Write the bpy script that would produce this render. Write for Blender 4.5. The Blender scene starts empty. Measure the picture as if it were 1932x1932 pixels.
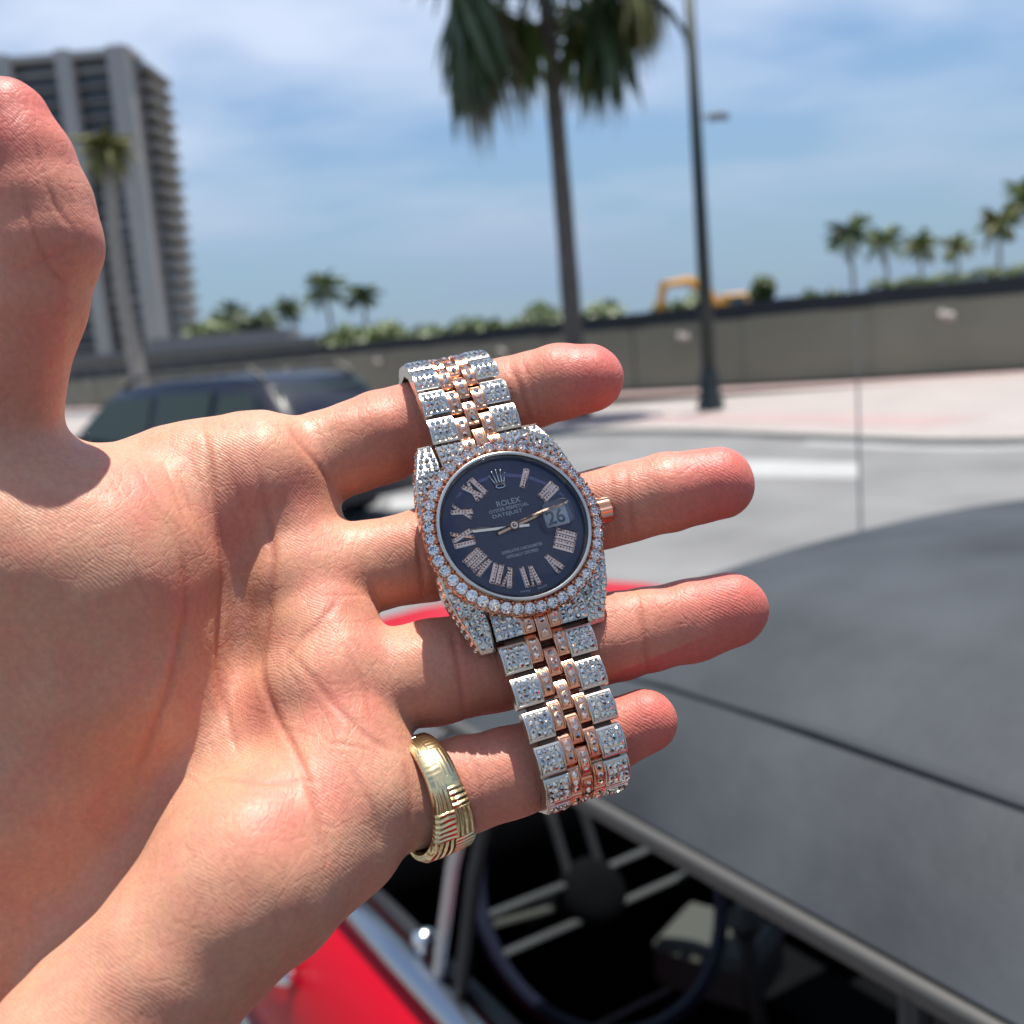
import bpy, bmesh, math, random
import numpy as np
from mathutils import Vector, Matrix

# ------------------------------------------------------------------ camera
SC = bpy.context.scene
COL = SC.collection
W_ = 1932.0                       # design units across the picture
PITCH, ROLL, CAMH = math.radians(9.13), math.radians(4.85), 1.65
_f = Vector((0, math.cos(PITCH), -math.sin(PITCH)))
_u0 = Vector((0, math.sin(PITCH), math.cos(PITCH)))
_r0 = Vector((1, 0, 0))
_R = math.cos(ROLL) * _r0 - math.sin(ROLL) * _u0
_U = math.sin(ROLL) * _r0 + math.cos(ROLL) * _u0
_C = Vector((0, 0, CAMH))
CAMM = Matrix(((_R.x, _U.x, -_f.x, _C.x), (_R.y, _U.y, -_f.y, _C.y), (_R.z, _U.z, -_f.z, _C.z), (0, 0, 0, 1)))
cam = bpy.data.cameras.new('camera')
cam.sensor_fit = 'HORIZONTAL'
cam.sensor_width = 26.0
cam.lens = 26.0
cam.clip_start = 0.01
cam.clip_end = 5000
cam.dof.use_dof = True
cam.dof.focus_distance = 0.212
cam.dof.aperture_fstop = 10.5
cam_o = bpy.data.objects.new('camera', cam)
COL.objects.link(cam_o)
cam_o.matrix_world = CAMM
SC.camera = cam_o

# ------------------------------------------------------------------ sun and sky
SUN_CAM = Vector((0.0, 0.99, 0.06)).normalized()          # towards the sun: right, up, back
TO_SUN = (CAMM.to_3x3() @ SUN_CAM).normalized()
sun = bpy.data.lights.new('sun', 'SUN')
sun.energy = 4.9
sun.angle = math.radians(0.55)
sun.color = (1.0, 0.95, 0.87)
sun_o = bpy.data.objects.new('sun', sun)
COL.objects.link(sun_o)
sun_o.rotation_euler = TO_SUN.to_track_quat('Z', 'Y').to_euler()
sun_o.location = (0, 0, 30)

world = bpy.data.worlds.new('World')
SC.world = world
world.use_nodes = True
wn, wl = world.node_tree.nodes, world.node_tree.links
wn.clear()
w_out = wn.new('ShaderNodeOutputWorld')
w_bg = wn.new('ShaderNodeBackground')
w_sky = wn.new('ShaderNodeTexSky')
w_sky.sky_type = 'NISHITA'
w_sky.sun_disc = False
w_sky.sun_elevation = math.asin(TO_SUN.z)
w_sky.sun_rotation = math.atan2(TO_SUN.x, TO_SUN.y)
w_sky.dust_density = 0.05
w_sky.ozone_density = 1.6
w_bg.inputs['Strength'].default_value = 0.085
# thin cloud sheet: noise on a plane overhead, seen along the ray direction
w_tc = wn.new('ShaderNodeTexCoord')
w_sep = wn.new('ShaderNodeSeparateXYZ')
wl.new(w_tc.outputs['Generated'], w_sep.inputs[0])
w_add = wn.new('ShaderNodeMath'); w_add.operation = 'ADD'; w_add.inputs[1].default_value = 0.22
w_mx = wn.new('ShaderNodeMath'); w_mx.operation = 'MAXIMUM'; w_mx.inputs[1].default_value = 0.0
wl.new(w_sep.outputs['Z'], w_mx.inputs[0]); wl.new(w_mx.outputs[0], w_add.inputs[0])
w_div = wn.new('ShaderNodeVectorMath'); w_div.operation = 'DIVIDE'
w_cmb = wn.new('ShaderNodeCombineXYZ')
for i in range(3): wl.new(w_add.outputs[0], w_cmb.inputs[i])
wl.new(w_tc.outputs['Generated'], w_div.inputs[0]); wl.new(w_cmb.outputs[0], w_div.inputs[1])
w_map = wn.new('ShaderNodeMapping')
w_map.inputs['Location'].default_value = (3.1, 0.7, 0)
w_map.inputs['Rotation'].default_value = (0, 0, 0.35)
w_map.inputs['Scale'].default_value = (0.9, 1.2, 1)
wl.new(w_div.outputs[0], w_map.inputs['Vector'])
w_n1 = wn.new('ShaderNodeTexNoise')
w_n1.inputs['Scale'].default_value = 1.15
w_n1.inputs['Detail'].default_value = 4
w_n1.inputs['Roughness'].default_value = 0.5
w_n1.inputs['Distortion'].default_value = 0.1
wl.new(w_map.outputs[0], w_n1.inputs['Vector'])
w_rmp = wn.new('ShaderNodeValToRGB')
w_rmp.color_ramp.elements[0].position = 0.43
w_rmp.color_ramp.elements[0].color = (0.08, 0.08, 0.08, 1)
w_rmp.color_ramp.elements[1].position = 0.64
w_rmp.color_ramp.elements[1].color = (0.92, 0.92, 0.92, 1)
wl.new(w_n1.outputs['Fac'], w_rmp.inputs[0])
w_mix = wn.new('ShaderNodeMix'); w_mix.data_type = 'RGBA'
wl.new(w_rmp.outputs['Color'], w_mix.inputs['Factor'])
w_hs = wn.new('ShaderNodeHueSaturation'); w_hs.inputs['Saturation'].default_value = 1.12; w_hs.inputs['Value'].default_value = 1.0
wl.new(w_sky.outputs['Color'], w_hs.inputs['Color']); wl.new(w_hs.outputs[0], w_mix.inputs['A'])
w_mix.inputs['B'].default_value = (5.6, 6.4, 7.9, 1)       # same radiance scale as the sky texture
w_hz = wn.new('ShaderNodeMapRange'); w_hz.interpolation_type = 'SMOOTHSTEP'      # blue-grey sea haze all round the horizon
w_hz.inputs['From Min'].default_value = 0.0; w_hz.inputs['From Max'].default_value = 0.30
w_hz.inputs['To Min'].default_value = 0.85; w_hz.inputs['To Max'].default_value = 0.0
wl.new(w_sep.outputs['Z'], w_hz.inputs['Value'])
w_mix2 = wn.new('ShaderNodeMix'); w_mix2.data_type = 'RGBA'
wl.new(w_hz.outputs[0], w_mix2.inputs['Factor']); wl.new(w_mix.outputs['Result'], w_mix2.inputs['A'])
w_mix2.inputs['B'].default_value = (1.75, 2.75, 4.0, 1)
wl.new(w_mix2.outputs['Result'], w_bg.inputs['Color'])
wl.new(w_bg.outputs[0], w_out.inputs['Surface'])

SC.view_settings.view_transform = 'Standard'
SC.view_settings.look = 'None'
SC.view_settings.exposure = 0.6
SC.view_settings.gamma = 1.0
SC.render.engine = 'CYCLES'
SC.cycles.use_denoising = True
try:
    SC.cycles.denoiser = 'OPENIMAGEDENOISE'
    SC.cycles.denoising_prefilter = 'ACCURATE'
except Exception:
    pass
SC.cycles.use_adaptive_sampling = True
SC.cycles.adaptive_threshold = 0.02
SC.cycles.max_bounces = 8
SC.cycles.transparent_max_bounces = 12
SC.cycles.caustics_reflective = False
SC.cycles.caustics_refractive = False
SC.cycles.sample_clamp_indirect = 6.0
SC.cycles.sample_clamp_direct = 0.0

# ------------------------------------------------------------------ helpers
def ray(u, v):
    return _f + _R * ((u - 966) / W_) - _U * ((v - 966) / W_)
def P(u, v, d):                       # point seen at (u, v) at depth d metres
    return _C + ray(u, v) * d
def G(u, v, z=0.0):                   # point seen at (u, v) on the level z
    r = ray(u, v)
    return _C + r * ((z - CAMH) / r.z)
def DY(u, v, y):                      # point seen at (u, v) at distance y ahead
    r = ray(u, v)
    return _C + r * (y / r.y)

def tag(o, label=None, cat=None, group=None, kind=None):
    if label: o['label'] = label
    if cat: o['category'] = cat
    if group: o['group'] = group
    if kind: o['kind'] = kind
    return o
def empty(name, loc=(0, 0, 0), rz=0.0):
    o = bpy.data.objects.new(name, None)
    o.empty_display_size = 0.1
    COL.objects.link(o)
    o.location = loc
    o.rotation_euler = (0, 0, rz)
    return o
def link_mesh(name, me, m=None, parent=None, smooth=False):
    o = bpy.data.objects.new(name, me)
    COL.objects.link(o)
    if m is not None and not me.materials: me.materials.append(m)
    if parent: o.parent = parent
    if smooth: me.polygons.foreach_set('use_smooth', [True] * len(me.polygons))
    return o
class MB:
    """collects verts / faces for one mesh"""
    def __init__(s): s.v = []; s.f = []
    def add(s, vs, fs):
        n = len(s.v); s.v.extend([tuple(x) for x in vs]); s.f.extend([tuple(i + n for i in q) for q in fs]); return s
    def box(s, c, size, M=None, bev=0.0):
        cx, cy, cz = c; x, y, z = size[0] / 2, size[1] / 2, size[2] / 2
        if bev <= 0:
            vs = [(sx * x, sy * y, sz * z) for sz in (-1, 1) for sx, sy in ((-1, -1), (1, -1), (1, 1), (-1, 1))]
            fs = [(3, 2, 1, 0), (4, 5, 6, 7), (0, 1, 5, 4), (1, 2, 6, 5), (2, 3, 7, 6), (3, 0, 4, 7)]
        else:
            b = min(bev, x * .9, y * .9, z * .9)
            vs = []
            for sz in (-1, 1):
                for sx, sy in ((-1, -1), (1, -1), (1, 1), (-1, 1)):
                    vs += [(sx * (x - b), sy * (y - b), sz * z), (sx * x, sy * (y - b), sz * (z - b)), (sx * (x - b), sy * y, sz * (z - b))]
            I = lambda k, j: 3 * k + j       # k corner 0-7, j axis variant z,x,y
            fs = [(I(3,0), I(2,0), I(1,0), I(0,0)), (I(4,0), I(5,0), I(6,0), I(7,0)),
                  (I(0,2), I(1,2), I(5,2), I(4,2)), (I(1,1), I(2,1), I(6,1), I(5,1)),
                  (I(2,2), I(3,2), I(7,2), I(6,2)), (I(3,1), I(0,1), I(4,1), I(7,1)),
                  (I(0,0), I(1,0), I(1,2), I(0,2)), (I(2,0), I(3,0), I(3,2), I(2,2)), (I(1,0), I(2,0), I(2,1), I(1,1)), (I(3,0), I(0,0), I(0,1), I(3,1)),
                  (I(5,0), I(4,0), I(4,2), I(5,2)), (I(7,0), I(6,0), I(6,2), I(7,2)), (I(6,0), I(5,0), I(5,1), I(6,1)), (I(4,0), I(7,0), I(7,1), I(4,1)),
                  (I(0,1), I(0,2), I(4,2), I(4,1)), (I(1,2), I(1,1), I(5,1), I(5,2)), (I(2,1), I(2,2), I(6,2), I(6,1)), (I(3,2), I(3,1), I(7,1), I(7,2)),
                  (I(0,0), I(0,2), I(0,1)), (I(1,0), I(1,1), I(1,2)), (I(2,0), I(2,2), I(2,1)), (I(3,0), I(3,1), I(3,2)),
                  (I(4,0), I(4,1), I(4,2)), (I(5,0), I(5,2), I(5,1)), (I(6,0), I(6,1), I(6,2)), (I(7,0), I(7,2), I(7,1))]
        vs = [Vector(p) for p in vs]
        if M is not None: vs = [M @ p for p in vs]
        vs = [p + Vector(c) for p in vs]
        return s.add(vs, fs)
    def tube(s, pts, rs, n=10, caps=True, flat=1.0):
        pts = [Vector(p) for p in pts]
        if not hasattr(rs, '__len__'): rs = [rs] * len(pts)
        rings = []; prev = None
        for i, p in enumerate(pts):
            t = (pts[min(i + 1, len(pts) - 1)] - pts[max(i - 1, 0)]).normalized()
            if prev is None:
                a = Vector((0, 0, 1)) if abs(t.z) < .9 else Vector((1, 0, 0))
                x = t.cross(a).normalized()
            else:
                x = (prev - t * prev.dot(t)).normalized()
            prev = x; y = t.cross(x)
            rings.append([p + (x * math.cos(k * 2 * math.pi / n) + y * flat * math.sin(k * 2 * math.pi / n)) * rs[i] for k in range(n)])
        vs = [q for r in rings for q in r]; fs = []
        for i in range(len(pts) - 1):
            for k in range(n):
                k2 = (k + 1) % n
                fs.append((i * n + k, i * n + k2, (i + 1) * n + k2, (i + 1) * n + k))
        if caps:
            fs.append(tuple(range(n - 1, -1, -1))); fs.append(tuple((len(pts) - 1) * n + k for k in range(n)))
        return s.add(vs, fs)
    def lathe(s, prof, n=32, M=None):      # prof: (r, z) list
        vs = []; fs = []
        for r, z in prof:
            for k in range(n):
                a = 2 * math.pi * k / n
                vs.append(Vector((r * math.cos(a), r * math.sin(a), z)))
        for i in range(len(prof) - 1):
            for k in range(n):
                k2 = (k + 1) % n
                fs.append((i * n + k, i * n + k2, (i + 1) * n + k2, (i + 1) * n + k))
        if M is not None: vs = [M @ p for p in vs]
        return s.add(vs, fs)
    def prism(s, poly, z0, z1, M=None):    # polygon in xy, counter-clockwise
        n = len(poly)
        vs = [Vector((x, y, z0)) for x, y in poly] + [Vector((x, y, z1)) for x, y in poly]
        if M is not None: vs = [M @ p for p in vs]
        fs = [tuple(range(n - 1, -1, -1)), tuple(range(n, 2 * n))] + [(i, (i + 1) % n, n + (i + 1) % n, n + i) for i in range(n)]
        return s.add(vs, fs)
    def grid(s, rows):                     # rows of points -> quads
        m = len(rows[0]); vs = [p for r in rows for p in r]
        fs = [(i * m + j, i * m + j + 1, (i + 1) * m + j + 1, (i + 1) * m + j) for i in range(len(rows) - 1) for j in range(m - 1)]
        return s.add(vs, fs)
    def mesh(s, name, m=None, smooth=False, angle=None):
        me = bpy.data.meshes.new(name)
        me.from_pydata([tuple(p) for p in s.v], [], s.f)
        me.validate(); me.update()
        if m is not None: me.materials.append(m)
        if smooth: me.polygons.foreach_set('use_smooth', [True] * len(me.polygons))
        if angle is not None:
            me.polygons.foreach_set('use_smooth', [True] * len(me.polygons))
            me.set_sharp_from_angle(angle=math.radians(angle))
        return me
    def build(s, name, m=None, parent=None, smooth=False, angle=None):
        return link_mesh(name, s.mesh(name, m, smooth, angle), None, parent)
def recalc(o):
    bm = bmesh.new(); bm.from_mesh(o.data); bmesh.ops.recalc_face_normals(bm, faces=bm.faces); bm.to_mesh(o.data); bm.free()
    return o
def copy_tree(o, parent=None):
    c = o.copy(); COL.objects.link(c); c.parent = parent
    for ch in list(o.children): copy_tree(ch, c)
    return c

# ------------------------------------------------------------------ materials
def mat(name, col, rough=0.6, metal=0.0, spec=0.5, noise=None, bump=None, coat=0.0, trans=0.0, ior=None, emit=None):
    """noise = (scale, amount, [detail]) colour variation; bump = (scale, strength, distance)"""
    m = bpy.data.materials.new(name); m.use_nodes = True
    nt = m.node_tree; b = nt.nodes['Principled BSDF']
    b.inputs['Base Color'].default_value = (*col, 1)
    b.inputs['Roughness'].default_value = rough
    b.inputs['Metallic'].default_value = metal
    b.inputs['Specular IOR Level'].default_value = spec
    if coat: b.inputs['Coat Weight'].default_value = coat; b.inputs['Coat Roughness'].default_value = 0.085
    if trans: b.inputs['Transmission Weight'].default_value = trans
    if ior: b.inputs['IOR'].default_value = ior
    tc = nt.nodes.new('ShaderNodeTexCoord')
    if noise:
        n = nt.nodes.new('ShaderNodeTexNoise'); n.inputs['Scale'].default_value = noise[0]; n.inputs['Detail'].default_value = noise[2] if len(noise) > 2 else 5
        nt.links.new(tc.outputs['Object'], n.inputs['Vector'])
        mr = nt.nodes.new('ShaderNodeMapRange')
        mr.inputs['From Min'].default_value = 0.25; mr.inputs['From Max'].default_value = 0.75
        mr.inputs['To Min'].default_value = 1 - noise[1]; mr.inputs['To Max'].default_value = 1 + noise[1]
        nt.links.new(n.outputs['Fac'], mr.inputs['Value'])
        hs = nt.nodes.new('ShaderNodeHueSaturation'); hs.inputs['Color'].default_value = (*col, 1)
        nt.links.new(mr.outputs[0], hs.inputs['Value']); nt.links.new(hs.outputs[0], b.inputs['Base Color'])
    if bump:
        n2 = nt.nodes.new('ShaderNodeTexNoise'); n2.inputs['Scale'].default_value = bump[0]; n2.inputs['Detail'].default_value = 5
        nt.links.new(tc.outputs['Object'], n2.inputs['Vector'])
        bp = nt.nodes.new('ShaderNodeBump'); bp.inputs['Strength'].default_value = bump[1]; bp.inputs['Distance'].default_value = bump[2]
        nt.links.new(n2.outputs['Fac'], bp.inputs['Height']); nt.links.new(bp.outputs[0], b.inputs['Normal'])
    return m
def glass_mat(name, tint=(1, 1, 1), rough=.0, ior=1.5, extra=0.0):
    m = bpy.data.materials.new(name); m.use_nodes = True
    nt = m.node_tree; nt.nodes.clear()
    out = nt.nodes.new('ShaderNodeOutputMaterial'); mx = nt.nodes.new('ShaderNodeMixShader')
    tr = nt.nodes.new('ShaderNodeBsdfTransparent'); tr.inputs[0].default_value = (*tint, 1)
    gl = nt.nodes.new('ShaderNodeBsdfGlossy'); gl.inputs['Roughness'].default_value = rough
    fr = nt.nodes.new('ShaderNodeFresnel'); fr.inputs['IOR'].default_value = ior
    ad = nt.nodes.new('ShaderNodeMath'); ad.operation = 'ADD'; ad.use_clamp = True; ad.inputs[1].default_value = extra
    nt.links.new(fr.outputs[0], ad.inputs[0]); nt.links.new(ad.outputs[0], mx.inputs[0])
    nt.links.new(tr.outputs[0], mx.inputs[1]); nt.links.new(gl.outputs[0], mx.inputs[2]); nt.links.new(mx.outputs[0], out.inputs[0])
    return m
# ================================================================== ground, road, pavement
def sheet(name, pts, z, m, kind='structure'):
    bm = bmesh.new(); vs = [bm.verts.new((x, y, z)) for x, y in pts]; f_ = bm.faces.new(vs); f_.normal_update()
    if f_.normal.z < 0: f_.normal_flip()
    bmesh.ops.triangulate(bm, faces=[f_]); me = bpy.data.meshes.new(name); bm.to_mesh(me); bm.free()
    o = link_mesh(name, me, m); return tag(o, kind=kind)
def cat2(pts, n=6):
    out = []; Q = [Vector(p) for p in pts]; Q = [2 * Q[0] - Q[1]] + Q + [2 * Q[-1] - Q[-2]]
    for i in range(1, len(Q) - 2):
        for k in range(n):
            t = k / n; p0, p1, p2, p3 = Q[i-1], Q[i], Q[i+1], Q[i+2]
            out.append(.5 * ((2*p1) + (-p0+p2)*t + (2*p0-5*p1+4*p2-p3)*t*t + (-p0+3*p1-3*p2+p3)*t**3))
    out.append(Q[-2]); return out
ASPH = mat('asphalt', (.158, .158, .158), .85, noise=(.8, .24, 10), bump=(60, .3, .01))
LAND = mat('sandy_ground', (.30, .26, .20), .9, noise=(.05, .25))
PAVE = mat('pale_paving', (.30, .265, .248), .8, noise=(.9, .10, 6))
PINKP = mat('pink_paving', (.32, .235, .225), .8, noise=(1.5, .12))
KERB = mat('kerb_concrete', (.36, .34, .31), .8, noise=(2, .1))
PAINT = mat('white_road_paint', (.33, .33, .325), .6, noise=(1.5, .12))
sheet('ground', [(-1500, -300), (1500, -300), (1500, 3000), (-1500, 3000)], -.05, LAND)
sheet('road', [(-300, -60), (300, -60), (300, 60), (-300, 260)], 0.0, ASPH)
kerb_l = cat2([(-70, 73), (-40, 50), (-15, 31), (-3, 21.8), (2.3, 17.7), (4.3, 14.8), (5.6, 12.7), (7.0, 12.0), (10, 11.6), (22, 10.6), (60, 8)], 6)
fence_l = cat2([(60, 6), (30, 17.5), (12.4, 24.3), (7, 27.4), (1, 32.5), (-10, 45), (-25, 64), (-60, 108)], 4)
sheet('pavement', [(p.x, p.y) for p in kerb_l] + [(-60, 112), ] + [(p.x + .6, p.y + 1.0) for p in reversed(fence_l)], .08, PAVE)
def ribbon(name, line, w0, w1, z0, z1, m, parent=None):   # strip offset from a line, with thickness
    mb = MB(); rows = []
    for i, p in enumerate(line):
        t = (line[min(i + 1, len(line) - 1)] - line[max(i - 1, 0)]).normalized(); nrm = Vector((-t.y, t.x))
        a, b_ = p + nrm * w0, p + nrm * w1
        rows.append([Vector((a.x, a.y, z0)), Vector((a.x, a.y, z1)), Vector((b_.x, b_.y, z1)), Vector((b_.x, b_.y, z0))])
    mb.grid(rows); return recalc(mb.build(name, m, parent))
tag(ribbon('kerb', kerb_l, -.16, .02, -.02, .085, KERB), kind='structure')
tag(ribbon('paving_band', [p for p in fence_l], 1.9, .2, .06, .084, PINKP), kind='structure')
tag(ribbon('paving_band', [p for p in kerb_l if -12 < p.x < 5.0], .9, 2.3, .06, .084, PINKP), kind='structure')
tag(ribbon('road_marking', [p for p in kerb_l if 4.5 < p.x < 40], -.62, -.34, .0, .004, PAINT), kind='structure')
def stripe(uv):
    q = [G(u, v) for u, v in uv]; sheet('road_marking', [(p.x, p.y) for p in q], .005, PAINT)
stripe([(1240, 864), (1622, 874), (1626, 903), (1240, 897)])
stripe([(740, 940), (900, 928), (905, 950), (735, 966)])
# ================================================================== beyond the road
rg = random.Random(11)
# ---- screened site fence: posts, fabric panels, dark top band
fence = empty('site_fence', (7, 27.4, .12)); tag(fence, 'long construction fence with grey green screen fabric and dark top edge', 'fence')
FAB = mat('screen_fabric', (.225, .222, .165), .9, noise=(.5, .12))
FABT = mat('dark_fabric_band', (.018, .023, .03), .85, noise=(1.5, .15))
POSTM = mat('fence_post_steel', (.10, .10, .10), .6, .3)
PALE = mat('pale_fabric_patch', (.40, .36, .33), .7)
def resample(line, step):
    out = [line[0]]; acc = 0
    for a, b_ in zip(line[:-1], line[1:]):
        L = (b_ - a).length; t = step - acc
        while t <= L: out.append(a.lerp(b_, t / L)); t += step
        acc = L - (t - step)
    return out
FL = resample(fence_l, 3.4); fo = Vector((7, 27.4, .12))
for i in range(len(FL) - 1):
    a, b_ = FL[i], FL[i + 1]
    if a.y > 95 or a.x > 40: continue
    a3, b3 = Vector((a.x, a.y, 0)), Vector((b_.x, b_.y, 0)); t = (b3 - a3).normalized(); nn = Vector((-t.y, t.x, 0))
    h1 = 2.30
    rows = []
    for k in range(9):
        s = k / 8; sag = .05 * math.sin(math.pi * s) + .03 * math.sin(6 * s + i)
        rows.append([a3.lerp(b3, s) + nn * sag * (1 if z < h1 else .3) + Vector((0, 0, z)) - fo + Vector((0, 0, .0)) for z in (.14, .7, 1.3, 1.9)])
    mb = MB().grid(rows); mb.build('screen_panel', FAB, fence, smooth=True)
    rows = [[a3.lerp(b3, k / 6) + nn * .02 + Vector((0, 0, z)) - fo for z in (1.88, 2.1, h1 + .02 * math.sin(k + i))] for k in range(7)]
    MB().grid(rows).build('top_band', FABT, fence, smooth=True)
    MB().tube([a3 - fo - nn * .05 + Vector((0, 0, .1)), a3 - fo - nn * .05 + Vector((0, 0, 2.33))], .045, 8).build('fence_post', POSTM, fence)
    # round flaps cut in the fabric, curled open and pale
    for f0 in ((.5,) if i % 2 else ()):
        c = a3.lerp(b3, f0) + nn * .09 - fo + Vector((0, 0, 1.52)); n = 12
        for sd in (-1, 1):
            ring = [c + t * (sd * .09 + .11 * math.cos(k * 2 * math.pi / n)) + Vector((0, 0, .13 * math.sin(k * 2 * math.pi / n) + .03 * sd)) + nn * (.03 + .03 * math.cos(k)) for k in range(n)]
            MB().add([c + t * sd * .09 + nn * .10] + ring, [(0, 1 + k, 1 + (k + 1) % n) for k in range(n)]).build('wind_flap', PALE, fence)
# ---- street lamp
lp = G(1342, 782); lp.z = .12
lamp = empty('street_lamp', lp); tag(lamp, 'tall dark metal street lamp on the far pavement with curved arm', 'street lamp')
LMET = mat('lamp_dark_metal', (.035, .045, .045), .5, .4, noise=(3, .2))
MB().tube([(0, 0, 0), (0, 0, 4), (0, 0, 8.6)], [.15, .12, .085], 14).build('pole', LMET, lamp, smooth=True)
MB().lathe([(.27, 0), (.27, .12), (.21, .22), (.2, .62), (.16, .75), (.15, .8)], 16).build('base_cover', LMET, lamp, smooth=True)
arm = [(0, 0, 6.4), (-.10, 0, 7.0), (-.40, 0, 7.5), (-.95, 0, 7.85), (-1.7, 0, 8.0), (-2.3, 0, 8.05)]
MB().tube(arm, [.05, .05, .05, .045, .045, .04], 10).build('arm', LMET, lamp, smooth=True)
hd = MB().tube([(-2.2, 0, 8.05), (-2.5, 0, 8.07), (-2.9, 0, 8.03), (-3.1, 0, 7.99)], [.06, .13, .13, .05], 12, flat=.5).build('lamp_head', LMET, lamp, smooth=True)
MB().box((-2.68, 0, 7.95), (.5, .2, .05), bev=.015).build('lens', mat('lamp_lens', (.6, .6, .55), .3), hd)
MB().tube([(0, 0, 5.5), (.3, -.05, 5.55), (.55, -.08, 5.55)], [.03, .03, .03], 8).box((.42, -.06, 5.47), (.4, .03, .12)).build('bracket', mat('bracket_grey', (.25, .28, .30), .5, .4), lamp)

# ---- palms
def leafmat(name, col, var=.25):
    m = mat(name, col, .55, noise=(2.5, var)); b = m.node_tree.nodes['Principled BSDF']; return m
LEAF = leafmat('palm_green', (.12, .17, .05)); LEAFD = leafmat('palm_dark_green', (.045, .075, .028)); LEAFY = leafmat('palm_olive', (.16, .16, .05)); DEADL = leafmat('dead_frond', (.24, .20, .13)); BARK = mat('palm_bark', (.105, .095, .085), .9, noise=(5, .3), bump=(30, .6, .03)); BARKP = mat('pale_palm_bark', (.30, .28, .25), .9, noise=(5, .25))
def fan_leaf(pet, R, nbl, droop, m, seed):
    r = random.Random(seed); mb = MB()
    mb.tube([(0, 0, 0), (pet * .5, 0, .06), (pet, 0, 0)], [.035, .025, .018], 5)
    for k in range(nbl):
        a = math.radians(-125 + 250 * (k + .5) / nbl) + r.uniform(-.04, .04); L = R * (1 - .25 * abs(a) / 2.2) * r.uniform(.88, 1.08); w = R * .042
        d = Vector((math.cos(a), math.sin(a), 0)); s = Vector((-d.y, d.x, 0)) * w; o = Vector((pet, 0, 0))
        pts = [(0, 0), (.35, -.03), (.7, -.14), (1.0, -.42)]
        vs = []
        for i, (t, dz) in enumerate(pts):
            wi = (.35, 1, .75, .08)[i]; c = o + d * L * t * (1 - .25 * droop * t) + Vector((0, 0, dz * L * droop - .1 * L * abs(a) * t))
            vs += [c - s * wi + Vector((0, 0, .015)), c + s * wi + Vector((0, 0, .015))]
        mb.add(vs, [(2 * i, 2 * i + 1, 2 * i + 3, 2 * i + 2) for i in range(3)])
    return mb.mesh('frond', m)
def pinnate(L, m, seed, arch=.9, nl=26, lw=.05):
    r = random.Random(seed); mb = MB(); pts = []
    for i in range(9):
        t = i / 8; pts.append(Vector((L * t * (1 - .22 * arch * t), 0, L * (.34 * t - .72 * arch * t * t))))
    mb.tube(pts, [.035 * (1 - .85 * i / 8) + .006 for i in range(9)], 5)
    for k in range(nl):
        t = .12 + .87 * k / nl; i = min(int(t * 8), 7); f_ = t * 8 - i; p = pts[i].lerp(pts[i + 1], f_); tg = (pts[i + 1] - pts[i]).normalized()
        for sd in (-1, 1):
            l = L * .30 * math.sin(math.pi * min(1, t * .85 + .14)) * r.uniform(.85, 1.15)
            d = (tg * .55 + Vector((0, sd, 0)) * .8 + Vector((0, 0, -.35))).normalized(); s = tg * lw
            mb.add([p - s, p + s, p + d * l * .6 + s * .8 + Vector((0, 0, -.04 * l)), p + d * l + Vector((0, 0, -.3 * l))], [(0, 1, 2, 3)])
    return mb.mesh('frond', m)
def trunk(root, base, top, r0, r1, m, bend=0.0, rings=0):
    pts = []; n = 10
    for i in range(n + 1):
        t = i / n; p = base.lerp(top, t) + Vector((bend * math.sin(math.pi * t), 0, 0)); pts.append(p)
    rs = [r0 + (r1 - r0) * (i / n) + (.04 * r0 if i % 2 else 0) for i in range(n + 1)]; rs[0] *= 1.25
    return MB().tube(pts, rs, 12).build('trunk', m, root, smooth=True)
def put_frond(root, me, at, yaw, pitch, sc=1.0, roll=0.0):
    o = link_mesh('frond', me, None, root); o.location = at
    o.rotation_euler = (Matrix.Rotation(yaw, 3, 'Z') @ Matrix.Rotation(-pitch, 3, 'Y') @ Matrix.Rotation(roll, 3, 'X')).to_euler(); o.scale = (sc,) * 3
    return o
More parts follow.
